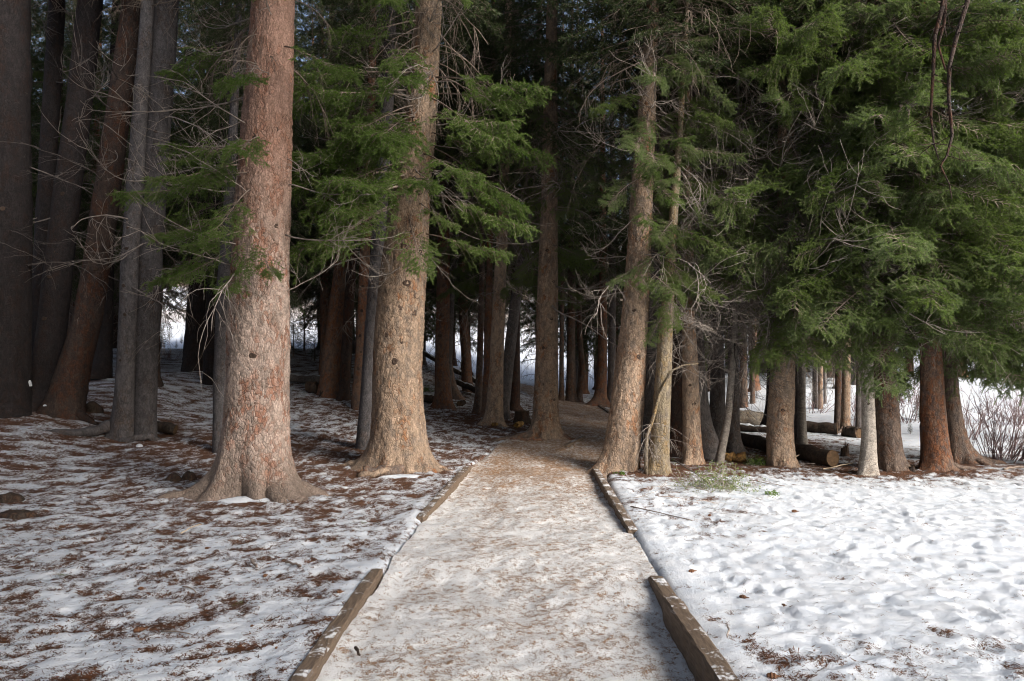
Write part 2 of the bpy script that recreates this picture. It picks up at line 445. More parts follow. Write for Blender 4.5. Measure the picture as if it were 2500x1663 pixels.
YS = np.concatenate([np.linspace(-25, 2.0, 26), 2.2 * np.exp(.0056 * np.arange(520))])
g = 1.0; tail = [YS[-1]]
stepv = YS[-1] - YS[-2]
while tail[-1] < 420:
    stepv *= 1.05; tail.append(tail[-1] + stepv)
YS = np.concatenate([YS, tail[1:]])
core = np.arange(-5.2, 6.8, .031)
ext = [0.]; sv = .031
while ext[-1] < 300:
    sv *= 1.055; ext.append(ext[-1] + sv)
ext = np.array(ext[1:])
XS = np.concatenate([core[0] - ext[::-1], core, core[-1] + ext])
GX, GY = np.meshgrid(XS, YS)
base = terr(GX, GY)
near = 1 - sstep(30, 60, np.hypot(GX, GY))
left = 1 - sstep(-.3, .6, GX - pc(GY) )
openf = sstep(1.0, 1.5, GX - pc(GY)) * (1 - sstep(10.2, 12.2, GY + .25 * np.clip(GX - 6, 0, 9) * 0))
det = .020 * fbm(GX * 1.3, GY * 1.3, 11, 3)
det += left * (.010 * fbm(GX * 6, GY * 6, 21, 3) + .008 * fbm(GX * 14, GY * 14, 22, 2))
det += openf * (.009 * np.abs(fbm(GX * 2.6, GY * 2.6, 31, 3)) + .006 * fbm(GX * 6.5, GY * 6.5, 41, 3) + .014 * np.abs(fbm(GX * 13, GY * 13, 45, 2)) - .010 * np.abs(perlin(GX * 8, GY * 8, 47)) + .007 * perlin(GX * 23, GY * 23, 46))
rng = np.random.RandomState(5)
for k in range(2000):                     # old footprints and melt pits in the open snow
    x0 = rng.uniform(1.4, 11); y0 = rng.uniform(2.6, 10.6)
    if rng.rand() < .25:
        x0 = rng.uniform(-5, -1.3); y0 = rng.uniform(2.6, 9)
    if abs(x0 - pc(y0)) < 1.25: continue
    a = rng.uniform(0, math.pi); l = rng.uniform(.05, .14); wd = rng.uniform(.035, .075)
    dp = rng.uniform(.006, .024) * (1 if x0 > 0 else .45)
    i0, i1 = np.searchsorted(YS, [y0 - .6, y0 + .6]); j0, j1 = np.searchsorted(XS, [x0 - .6, x0 + .6])
    dx = GX[i0:i1, j0:j1] - x0; dy = GY[i0:i1, j0:j1] - y0
    u = (dx * math.cos(a) + dy * math.sin(a)) / l; v = (-dx * math.sin(a) + dy * math.cos(a)) / wd
    r2 = u * u + v * v
    det[i0:i1, j0:j1] += -dp * np.exp(-r2 ** 1.6) + dp * .45 * np.exp(-((np.sqrt(r2) - 1.5) / .45) ** 2)
det = det * (1 - .10 * openf)
GZ = base + det * near - pathk(GX, GY)
# banks along the path edge
GZ += .02 * np.exp(-((np.abs(GX - pc(GY)) - 1.2) / .12) ** 2) * (1 - sstep(9, 11, GY))

def gz(x, y):
    x = float(x); y = float(y)
    j = int(np.clip(np.searchsorted(XS, x) - 1, 0, len(XS) - 2)); i = int(np.clip(np.searchsorted(YS, y) - 1, 0, len(YS) - 2))
    fx = (x - XS[j]) / (XS[j + 1] - XS[j]); fy = (y - YS[i]) / (YS[i + 1] - YS[i])
    return float((GZ[i, j] * (1 - fx) + GZ[i, j + 1] * fx) * (1 - fy) + (GZ[i + 1, j] * (1 - fx) + GZ[i + 1, j + 1] * fx) * fy)

FPX = 1667.0
def ray(px, py):
    vx = (px - 1250) / FPX; vz = -(py - 831.5) / FPX
    return np.array([vx, math.cos(PITCH) - vz * math.sin(PITCH), math.sin(PITCH) + vz * math.cos(PITCH)])
def at(px, py, y):
    d = ray(px, py); d = d * (y / d[1])
    return np.array([d[0], y, EYE + d[2]])
def on_ground(px, py, fine=False):
    d = ray(px, py)
    y = 2.0
    while y < 60:
        q = d * (y / d[1])
        z = gz(q[0], y) if fine else float(terr(q[0], y))
        if EYE + q[2] <= z:
            return np.array([q[0], y, z])
        y += .02
    return np.array([d[0] * 60, 60, float(terr(d[0] * 60, 60))])
def halfw(w_px, y):
    return .5 * w_px * y / FPX

# ------------------------------------------------------------------ the trees of the photograph (photo pixels)
# key: (label, bark, base_px, base_py, depth or None, [(px, py, width)], top height, crown start)
T = {}
def tr(key, label, bark, pts, h=17, crown=6.5, depth=None, flare=1.0, seg=22):
    T[key] = dict(label=label, bark=bark, pts=pts, h=h, crown=crown, depth=depth, flare=flare, seg=seg)
# pts: first entry is the base (px, py of the ground line, width just above the flare)
tr('A', "thick dark spruce cut by the left edge, beside the snow mound", 'bark_shaded', [(4, 1005, 122), (8, 800, 116), (12, 600, 110), (16, 270, 100), (20, 0, 92)], 18, 8.8, 12.2)
tr('B', "dim spruce trunk squeezed behind between the edge trunk and the next", 'bark_shaded', [(92, 930, 46), (102, 700, 42), (122, 300, 38), (140, 0, 36)], 17, 8.8, 14.0)
tr('C', "dark spruce leaning right, behind the strongly leaning trunk", 'bark_shaded', [(103, 968, 68), (128, 800, 64), (152, 560, 60), (190, 280, 57), (221, 0, 54)], 17, 8.8, 12.9)
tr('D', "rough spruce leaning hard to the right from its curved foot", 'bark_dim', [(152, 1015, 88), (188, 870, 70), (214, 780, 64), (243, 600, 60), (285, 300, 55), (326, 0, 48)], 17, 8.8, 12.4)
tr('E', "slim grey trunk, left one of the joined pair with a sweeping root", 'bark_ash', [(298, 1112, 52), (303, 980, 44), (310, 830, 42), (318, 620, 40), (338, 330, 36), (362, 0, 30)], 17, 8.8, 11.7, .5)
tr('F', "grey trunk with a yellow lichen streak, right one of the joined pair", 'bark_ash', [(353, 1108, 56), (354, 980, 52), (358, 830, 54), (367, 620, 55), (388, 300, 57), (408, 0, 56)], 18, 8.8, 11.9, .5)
tr('G', "thin black trunk just left of the joined grey pair", 'bark_shaded', [(252, 900, 40), (256, 760, 36), (262, 560, 32), (280, 200, 26)], 17, 5.5, 17)
tr('H', "black spruce silhouette standing against the bright snow gap", 'bark_shaded', [(470, 921, 50), (474, 820, 44), (485, 650, 38), (500, 500, 34), (520, 200, 26)], 18, 4.6, 20)
tr('I', "dark spruce trunk just right of the black silhouette", 'bark_shaded', [(512, 948, 34), (516, 800, 31), (530, 560, 27), (550, 250, 22)], 17, 5.6, 17.5)
tr('J', "slender grey trunk close behind the left of the big pink trunk", 'bark_ash', [(537, 1108, 34), (539, 960, 36), (546, 700, 32), (560, 480, 24), (578, 150, 17), (584, 0, 14)], 14, 7, 11.2, .3)
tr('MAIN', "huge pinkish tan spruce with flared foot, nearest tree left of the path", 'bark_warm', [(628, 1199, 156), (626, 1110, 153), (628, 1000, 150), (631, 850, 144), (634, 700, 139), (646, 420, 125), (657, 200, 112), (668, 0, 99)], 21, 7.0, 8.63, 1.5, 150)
tr('K', "reddish leaning trunk, leftmost of the group between the two big spruces", 'bark_rust', [(802, 962, 50), (812, 850, 45), (830, 700, 41), (852, 520, 38), (872, 350, 34), (885, 60, 28)], 18, 6.5, 18)
tr('L', "narrow dark trunk second in the group between the two big spruces", 'bark_dim', [(840, 974, 27), (851, 760, 25), (864, 560, 22), (880, 250, 18)], 16, 6, 17.6)
tr('MM', "straight brown trunk with dark branch scars, third between the big spruces", 'bark_rust', [(874, 992, 34), (881, 860, 27), (888, 700, 25), (896, 500, 24), (908, 200, 20)], 17, 6.5, 16.5)
tr('NN', "dark grey trunk hugging the left side of the tan spruce", 'bark_ash', [(890, 1112, 44), (902, 900, 36), (915, 700, 33), (932, 480, 31), (944, 260, 33), (952, 100, 30)], 16, 7, 11.8, .6)
tr('BIG', "big tan spruce with dark knots and a root across its foot", 'bark_tan', [(978, 1138, 152), (974, 1060, 130), (971, 980, 120), (971, 874, 117), (977, 780, 116), (983, 683, 114), (995, 560, 102), (1008, 434, 91), (1022, 338, 80), (1037, 150, 70), (1048, 0, 60)], 20, 7.5, 10.35, 1.0, 130)
tr('O', "reddish trunk standing alone just right of the tan spruce", 'bark_rust', [(1083, 994, 42), (1079, 900, 35), (1081, 780, 33), (1083, 600, 30), (1090, 420, 27), (1105, 150, 22)], 17, 6.5, 18)
tr('OB', "dim trunk with a buttress root behind the reddish lone trunk", 'bark_brown', [(1096, 968, 26), (1090, 850, 22), (1080, 700, 20), (1072, 500, 18)], 17, 5.5, 20.5, 1.6)
tr('P', "thin bluish pole leaning right behind the reddish lone trunk", 'bark_grey', [(1092, 955, 18), (1102, 720, 16), (1114, 560, 15), (1136, 340, 13), (1150, 150, 10)], 13, 7, 19.5, .4)
tr('Q', "thin brown trunk, left edge of the clump behind the stump", 'bark_brown', [(1167, 1003, 20), (1172, 860, 15), (1176, 700, 14), (1180, 500, 13)], 15, 5.5, 17.2)
tr('QB', "narrow trunk in the middle of the clump behind the stump", 'bark_rust', [(1188, 1012, 22), (1190, 860, 18), (1194, 700, 16), (1200, 450, 14)], 15, 5.5, 16.7)
tr('R', "sturdy front trunk of the clump left of the stump", 'bark_tan', [(1206, 1034, 46), (1211, 920, 35), (1217, 760, 32), (1227, 560, 27), (1234, 350, 23), (1240, 120, 18)], 17, 6.2, 15.4)
tr('S', "grey trunk leaning right out of the clump beside the stump", 'bark_grey', [(1231, 1002, 25), (1245, 850, 28), (1258, 740, 26), (1284, 580, 22), (1307, 270, 17), (1318, 60, 13)], 16, 7, 16.6, .5)
tr('U', "rust brown spruce left of the path bend, with a long dark root", 'bark_tan', [(1331, 1066, 68), (1333, 980, 60), (1335, 860, 55), (1336, 740, 52), (1340, 560, 43), (1342, 400, 38), (1344, 230, 34), (1348, 0, 26)], 18, 6.0, 13.6, 1.2, 60)
tr('V1', "thin trunk at the left end of the row closing the path", 'bark_brown', [(1371, 978, 12), (1371, 860, 11), (1373, 700, 10)], 16, 5.0, 24)
tr('V2', "broader dark trunk in the row closing the path", 'bark_brown', [(1394, 980, 26), (1394, 880, 21), (1396, 700, 18)], 17, 4.8, 24.2)
tr('V3', "slightly bent dark trunk in the row closing the path", 'bark_brown', [(1412, 980, 17), (1422, 900, 14), (1415, 820, 13), (1414, 700, 12)], 16, 4.8, 24.5)
tr('V4', "reddish trunk with spreading foot at the far end of the path", 'bark_rust', [(1465, 983, 32), (1470, 900, 24), (1472, 800, 21), (1472, 650, 18)], 17, 4.8, 23.5, 2.0)
tr('V5', "grey trunk beside the reddish one at the far end of the path", 'bark_grey', [(1492, 984, 22), (1494, 860, 19), (1495, 700, 17)], 17, 4.8, 23.8)
tr('W', "tall spruce with orange lit flank leaning right beside the path timber", 'bark_tan', [(1514, 1150, 92), (1523, 1060, 84), (1535, 944, 76), (1548, 800, 66), (1556, 680, 60), (1566, 500, 54), (1578, 300, 44), (1588, 120, 33), (1594, 0, 27)], 18, 6.6, 10.38, 1.0, 90)
tr('WB', "dark trunk half hidden right behind the orange lit spruce", 'bark_grey', [(1583, 1062, 30), (1588, 900, 26), (1595, 740, 24), (1605, 500, 20)], 16, 6, 13.6)
tr('X', "ochre lichened trunk behind the bent dead sapling", 'bark_ochre', [(1607, 1152, 52), (1612, 1060, 45), (1618, 940, 40), (1626, 800, 33), (1640, 580, 23), (1660, 330, 15), (1676, 60, 9)], 15, 6.6, 10.1, .6, 50)
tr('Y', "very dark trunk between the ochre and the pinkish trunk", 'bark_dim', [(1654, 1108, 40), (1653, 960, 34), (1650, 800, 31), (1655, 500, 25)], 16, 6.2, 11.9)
tr('Z', "pinkish lit trunk on the mound of orange needles", 'bark_tan', [(1692, 1126, 46), (1688, 1040, 42), (1686, 930, 40), (1682, 800, 32), (1680, 640, 27), (1678, 420, 22)], 16, 6.4, 11.0, .6, 50)
tr('ZB', "grey trunk with a wide skirted foot behind the pinkish trunk", 'bark_grey', [(1722, 1106, 44), (1714, 1000, 31), (1708, 880, 26), (1702, 700, 22), (1700, 500, 18)], 15, 6.4, 11.6, 1.5)
tr('AA', "purplish brown trunk left of the slim pale curved one", 'bark_grey', [(1747, 1083, 38), (1752, 960, 36), (1751, 850, 32), (1748, 650, 27)], 16, 6, 13.0)
tr('AB', "slim pale trunk curving up from its bent foot", 'bark_pale', [(1757, 1124, 20), (1766, 1080, 19), (1776, 1030, 18), (1782, 970, 17), (1787, 910, 15), (1793, 850, 14), (1798, 700, 11), (1802, 400, 8)], 11, 6.5, 11.1, .4)
tr('AC', "brown trunk right behind the slim pale curved one", 'bark_grey', [(1790, 1100, 33), (1791, 980, 27), (1790, 850, 24), (1788, 600, 19)], 16, 6, 12.2)
tr('AD', "trunk with a split dark scar far behind the pale log", 'bark_brown', [(1816, 1010, 21), (1815, 920, 19), (1814, 780, 17)], 16, 4.6, 22)
tr('AE', "thin dark trunk rising behind the pale log", 'bark_brown', [(1838, 1008, 13), (1838, 900, 11), (1838, 780, 10)], 16, 4.4, 22.6)
tr('AF', "black trunk with spreading foot behind the broad pinkish one", 'bark_shaded', [(1879, 1046, 34), (1884, 980, 26), (1886, 880, 24), (1888, 700, 20)], 17, 5, 15.8, 1.6)
tr('AG', "broad pinkish trunk between the ochre log and the sawn log", 'bark_tan', [(1905, 1132, 64), (1904, 1060, 62), (1908, 980, 60), (1912, 880, 54), (1918, 700, 44)], 18, 7, 10.9, .5, 60)
tr('AH', "grey twin trunk right behind the broad pinkish one", 'bark_grey', [(1950, 1080, 22), (1948, 1000, 19), (1946, 900, 17), (1944, 780, 15)], 15, 5, 13.6)
tr('AI', "light trunk with spreading roots behind the sawn log", 'bark_pale', [(1960, 1084, 22), (1957, 1000, 19), (1958, 900, 17), (1958, 780, 15)], 15, 5, 13.4, 1.3)
tr('AJ', "dim grey trunk far behind, left of the thin orange one", 'bark_grey', [(1990, 1034, 14), (1990, 940, 12), (1990, 850, 11)], 15, 4.0, 20)
tr('AK', "thin orange lit trunk far behind the fallen logs", 'bark_tan', [(2004, 1036, 12), (2003, 940, 11), (2003, 850, 10)], 15, 4.0, 19.8)
tr('AL', "thin grey green pole just right of the thin orange trunk", 'bark_grey', [(2015, 1037, 8), (2014, 940, 7), (2014, 850, 7)], 13, 4.0, 20.5)
tr('AM', "dark left trunk of the far pair with shared spreading roots", 'bark_brown', [(2044, 1066, 18), (2046, 990, 15), (2047, 880, 14)], 15, 4.0, 15.9)
tr('AN', "lit right trunk of the far pair with shared spreading roots", 'bark_tan', [(2063, 1070, 23), (2065, 1000, 21), (2067, 880, 18)], 15, 4.0, 15.5, 1.3)
tr('AO', "narrow grey trunk showing just left of the whitish trunk", 'bark_grey', [(2096, 1067, 16), (2097, 990, 14), (2098, 880, 13)], 15, 4.0, 15.8)
tr('AP', "smooth whitish grey trunk with a wide pale foot", 'bark_pale', [(2118, 1155, 42), (2121, 1080, 34), (2120, 1000, 29), (2118, 920, 27), (2117, 760, 22)], 14, 6.8, 10.05, .9, 50)
tr('AQ', "stout purplish spruce right behind the smooth whitish trunk", 'bark_brown', [(2170, 1146, 70), (2166, 1080, 63), (2163, 1000, 58), (2158, 900, 52), (2150, 700, 44)], 18, 7, 10.45, .8, 60)
tr('AR', "rust orange spruce with a dark left half, in front of its pair", 'bark_rust', [(2287, 1142, 66), (2283, 1080, 59), (2278, 1000, 55), (2275, 920, 50), (2268, 700, 42)], 18, 7, 10.5, .8, 60)
tr('AS', "grey brown spruce with long surface roots, behind the rust orange one", 'bark_brown', [(2337, 1125, 62), (2330, 1060, 47), (2322, 980, 40), (2316, 900, 35), (2305, 700, 28)], 17, 7, 11.2, 1.2, 50)
# outside the frame: some hang boughs into view, others are added unseen for shade
OUT = [
    ('spruce standing outside the right edge whose boughs hang into view', 8.7, 10.6, .27, 5.5),
    ('spruce outside the right edge behind the shrubs, boughs reaching in', 11.6, 13.4, .25, 5.5),
    ('spruce hidden off the left edge beside the edge trunk', -11.2, 9.2, .3, 3.2),
    ('spruce hidden off the left edge nearer the camera', -8.6, 5.6, .28, 3.2),
    ('spruce hidden far off the left edge', -12.5, 6.0, .3, 3.2),
    ('unseen tall spruce added for shade behind the camera on the right', 5.6, .6, .3, 9.0),
    ('unseen bushy spruce added to block sky close on the left of the camera', -7.4, 4.0, .22, 1.6),
    ('unseen bushy spruce added to block sky behind the left shoulder of the view', -5.6, .6, .22, 1.6),
    ('unseen slim spruce added to block sky left of the camera', -6.3, 2.4, .22, 3.0),
    ('unseen spruce added to block sky behind the camera on the left', -4.6, -1.2, .26, 3.2),
    ('unseen spruce added to block sky off the left edge by the mound', -10.2, 7.4, .25, 2.6),
    ('unseen tall spruce added for shade, second in the row behind the camera', 4.2, -.9, .3, 9.2),
    ('unseen tall spruce added for shade, third in the row behind the camera', 2.6, -2.6, .3, 7.6),
    ('unseen tall spruce added for shade, last in the row behind the camera', .6, -4.4, .3, 7.4),
    ('unseen tall spruce added for shade behind the camera near the path', 4.4, -2.6, .3, 6.6),
    ('unseen tall spruce added for shade back along the right of the path', 2.6, -5.2, .3, 6.6),
]

for k, t in T.items():
    t['d'] = t['depth']
    p0 = t['pts'][0]
    b = at(p0[0], p0[1], t['d'])
    t['x'] = b[0]; t['zoff'] = b[2]

# ------------------------------------------------------------------ litter field on the ground (real needle cover)
def probit(p):
    p = np.clip(p, .002, .998)
    return np.sign(p - .5) * np.sqrt(np.maximum(0, -math.pi / 2 * np.log(1 - (2 * p - 1) ** 2)))

def litter_cover(x, y):
    dx = x - pc(y)
    L = np.where(dx < 0, .30 + .27 * sstep(5, 9, y) - .04 * sstep(14, 18, y), .0)
    L = L - .12 * sstep(-2.2, -1.3, dx) * (dx < 0) * (1 - sstep(9.5, 11.5, y))
    Lr = .015 + .07 * (1 - sstep(3.4, 4.4, y)) + .10 * sstep(5.5, 8.5, y) * np.exp(-((dx - 1.6) / .9) ** 2)
    Lr = Lr + .45 * sstep(9.2, 10.3, y - .0 * x) * (1 - sstep(12.5, 15, y)) + .18 * sstep(12.5, 15, y)
    Lr = np.where(x > 6, Lr * (1 - .75 * sstep(10.6, 12, y)), Lr)
    L = np.where(dx >= 0, Lr, L)
    for t in T.values():
        if t['d'] < 17:
            r = np.hypot(x - t['x'], y - t['d'])
            L = L + (.42 if t['x'] > 1 else (.30 if t['x'] > -5 else .14)) * np.exp(-(r / (.75 if t['x'] > 1 else 1.25)) ** 2)
    L = L * (1 - sstep(30, 36, y))
    far_right = sstep(6, 9, x) * sstep(11.5, 13, y)
    return np.clip(L * (1 - far_right), 0, .93)

nfield = fbm(GX * 3.2 + .6 * fbm(GX * .8, GY * .8, 3, 2), GY * 3.6 + .6 * fbm(GX * .8, GY * .8, 8, 2), 77, 6, .80)
sig = nfield[26:500, 110:500].std()
LC = litter_cover(GX, GY)
LIT = .5 + .175 * (nfield / sig + probit(LC)) - .12 * (LC < .03)
LIT = LIT - .35 * sstep(1.3, 1.05, np.abs(GX - pc(GY))) * (1 - sstep(9, 11, GY)) * 0
GZ -= .012 * sstep(.45, .7, LIT) * near

# ------------------------------------------------------------------ ground and path
mb = MB()
nr, nc = GX.shape
idx = (np.arange(nr - 1)[:, None] * nc + np.arange(nc - 1)[None, :])
mb.add(np.stack([GX, GY, GZ], -1).reshape(-1, 3), np.stack([idx, idx + 1, idx + nc + 1, idx + nc], -1).reshape(-1, 4))
me = mb.mesh("snow_ground", M['snow'])
a = me.attributes.new("litter", 'FLOAT', 'POINT'); a.data.foreach_set("value", LIT.astype(np.float32).ravel())
bare = sstep(75, 130, np.hypot(GX, GY))
a = me.attributes.new("bare", 'FLOAT', 'POINT'); a.data.foreach_set("value", bare.astype(np.float32).ravel())
tag(link("snow_ground", me), kind='structure')

us = np.linspace(-1, 1, 66)
vs = np.concatenate([np.linspace(-10, 2.0, 14), 2.2 * np.exp(.0056 * np.arange(480))])
vs = vs[vs < 33]
U, V = np.meshgrid(us, vs)
hw = 1.045 + .012 * fbm(V * 1.3, U * 0 + np.sign(U) * 3, 9, 3) + .25 * sstep(11, 13, V) * (1 - sstep(18, 26, V))
PX = pc(V) + U * hw
k = 1 - sstep(10.6, 12.4, V)
PZ = terr(PX, V) - path_depth(U, V) + .006 + .010 * fbm(PX * 2.2, V * 2.2, 61, 3) + .009 * fbm(PX * 8, V * 8, 62, 3) - .010 * np.abs(perlin(PX * 5, V * 3.2, 63))
PZ += .020 * fbm(PX * 1.3, V * 1.3, 11, 3)
PZ += .016 * (1 - k)
PZ -= (.10 * sstep(.9, 1.0, np.abs(U)) * (1 - k))
PZ += .018 * sstep(.86, .985, np.abs(U)) * k * (U < 0)
nf = fbm(PX * 2.6, V * 2.2, 177, 6, .84)
PL = .15 + .10 * np.exp(-(U / .55) ** 2) + .12 * (1 - sstep(3.2, 4.6, V)) - .03 * sstep(4.5, 6, V) + .38 * sstep(7.0, 9.4, V) + .44 * sstep(8.6, 10.6, V)
PL += .12 * np.exp(-((U - .82) / .12) ** 2) * (1 - sstep(3.5, 4.6, V)) + .20 * sstep(.6, .95, U) * sstep(7, 9, V)
PL -= .2 * np.exp(-((U + .95) / .12) ** 2)
PLIT = .5 + .055 * nf / nf.std() + .10 * probit(np.clip(PL, .07, .95))
mb = MB()
nr, nc = U.shape
idx = (np.arange(nr - 1)[:, None] * nc + np.arange(nc - 1)[None, :])
mb.add(np.stack([PX, V, PZ], -1).reshape(-1, 3), np.stack([idx, idx + 1, idx + nc + 1, idx + nc], -1).reshape(-1, 4))
me = mb.mesh("path", M['path'])
a = me.attributes.new("litter", 'FLOAT', 'POINT'); a.data.foreach_set("value", PLIT.astype(np.float32).ravel())
tag(link("path", me), kind='structure')

# ------------------------------------------------------------------ trunks
def worley(u, v, nu, seed):
    iu = np.floor(u).astype(int); iv = np.floor(v).astype(int)
    f1 = np.full(u.shape, 9.); f2 = np.full(u.shape, 9.); cell = np.zeros(u.shape)
    for a_ in (-1, 0, 1):
        for b_ in (-1, 0, 1):
            cu = iu + a_; cv = iv + b_
            cw = np.mod(cu, nu)
            jx = _hash(cw, cv, seed) / 0x7fffffff; jy = _hash(cw, cv, seed + 7) / 0x7fffffff; jr = _hash(cw, cv, seed + 13) / 0x7fffffff
            d = np.hypot(cu + jx - u, cv + jy - v)
            cl = d < f1
            f2 = np.where(cl, f1, np.minimum(f2, d)); f1 = np.where(cl, d, f1); cell = np.where(cl, jr, cell)
    return f1, f2, cell

def trunk_profile(t):
    """centre x offset and radius as functions of the height above the base"""
    d = t['d']; hs, xs, rs = [], [], []
    for (px, py, wd) in t['pts']:
        p = at(px, py, d)
        hs.append(p[2] - t['zoff']); xs.append(p[0] - t['x']); rs.append(halfw(wd, d))
    hs, xs, rs = np.array(hs), np.array(xs), np.array(rs)
    sl = (xs[-1] - xs[-2]) / (hs[-1] - hs[-2])
    H = t['h']
    hs2 = np.concatenate([hs, [(hs[-1] + H) / 2, H]])
    xs2 = np.concatenate([xs, [xs[-1] + sl * .35 * (H - hs[-1]) / 2, xs[-1] + sl * .35 * (H - hs[-1])]])
    rs2 = np.concatenate([rs, [rs[-1] * .58, .015]])
    def fx(z):
        return (np.interp(z - .12, hs2, xs2) + np.interp(z, hs2, xs2) + np.interp(z + .12, hs2, xs2)) / 3
    def fr(z):
        return (np.interp(z - .12, hs2, rs2) + np.interp(z, hs2, rs2) + np.interp(z + .12, hs2, rs2)) / 3
    return fx, fr

def make_trunk(t, seed, lobes, parent):
    fx, fr = trunk_profile(t)
    seg = t['seg']; hero = seg > 80
    H = t['h']; vis = 7.5
    if hero:
        z = np.concatenate([np.arange(-.25, 1.2, .011), np.arange(1.2, 4.2, .014), np.arange(4.2, vis, .03), np.linspace(vis, H, 12)])
    elif seg > 40:
        z = np.concatenate([np.arange(-.25, .8, .03), np.arange(.8, vis, .05), np.linspace(vis, H, 10)])
    else:
        z = np.concatenate([np.arange(-.25, .6, .06), np.arange(.6, vis, .2), np.linspace(vis, H, 10)])
    th = np.arange(seg) * 2 * math.pi / seg
    Z, TH = np.meshgrid(z, th, indexing='ij')
    r = fr(np.maximum(Z, 0))
    r0 = float(fr(.15))
    rad = r.copy()
    zz = np.maximum(Z, -.1)
    for (az, A, hh, kap) in lobes:
        rad += r0 * A * np.exp(-np.maximum(zz, -.1) / hh) * np.exp(kap * (np.cos(TH - az) - 1))
    rad += r0 * .16 * np.exp(-np.maximum(zz, 0) / .22) * fbm(np.cos(TH) * 2.2 + seed, np.sin(TH) * 2.2, seed + 3, 3)
    rad += r * .035 * fbm(np.cos(TH) * 1.5 + seed, Z * 1.4 + np.sin(TH) * 1.5, seed, 3)
    if hero:
        nu = int(round(2 * math.pi * r0 / .034))
        u = TH / (2 * math.pi) * nu; v = Z / .048
        wob = .5 * fbm(Z * 7, np.sin(TH) * 3, seed + 5, 2)
        f1, f2, cell = worley(u + wob, v + .5 * perlin(u * .6, v * .6, 3), nu, seed)
        edge = sstep(.0, .16, f2 - f1)
        amp = sstep(.1, .9, Z) * .7 + .3
        rad += amp * (.0070 * (edge - .7) + .0085 * (cell - .5))
        rad += .007 * fbm(u * .55, v * .4, seed + 9, 3)
    else:
        rad += r * .05 * perlin(TH * seg / 6.28 * .7, Z * 14, seed + 2)
    X = fx(np.maximum(Z, 0)) + rad * np.cos(TH); Y = rad * np.sin(TH)
    mb = MB()
    k, n = X.shape
    i = np.arange(k - 1)[:, None] * n + np.arange(n)[None, :]; j = np.arange(k - 1)[:, None] * n + (np.arange(n)[None, :] + 1) % n
    mb.add(np.stack([X, Y, Z], -1).reshape(-1, 3), np.stack([i, j, j + n, i + n], -1).reshape(-1, 4))
    return link("trunk", mb.mesh("trunk", M[t['bark']]), parent), fx, fr

# ------------------------------------------------------------------ boughs
def rot_about(v, ax, a):
    return v * math.cos(a) + np.cross(ax, v) * math.sin(a) + ax * np.dot(ax, v) * (1 - math.cos(a))

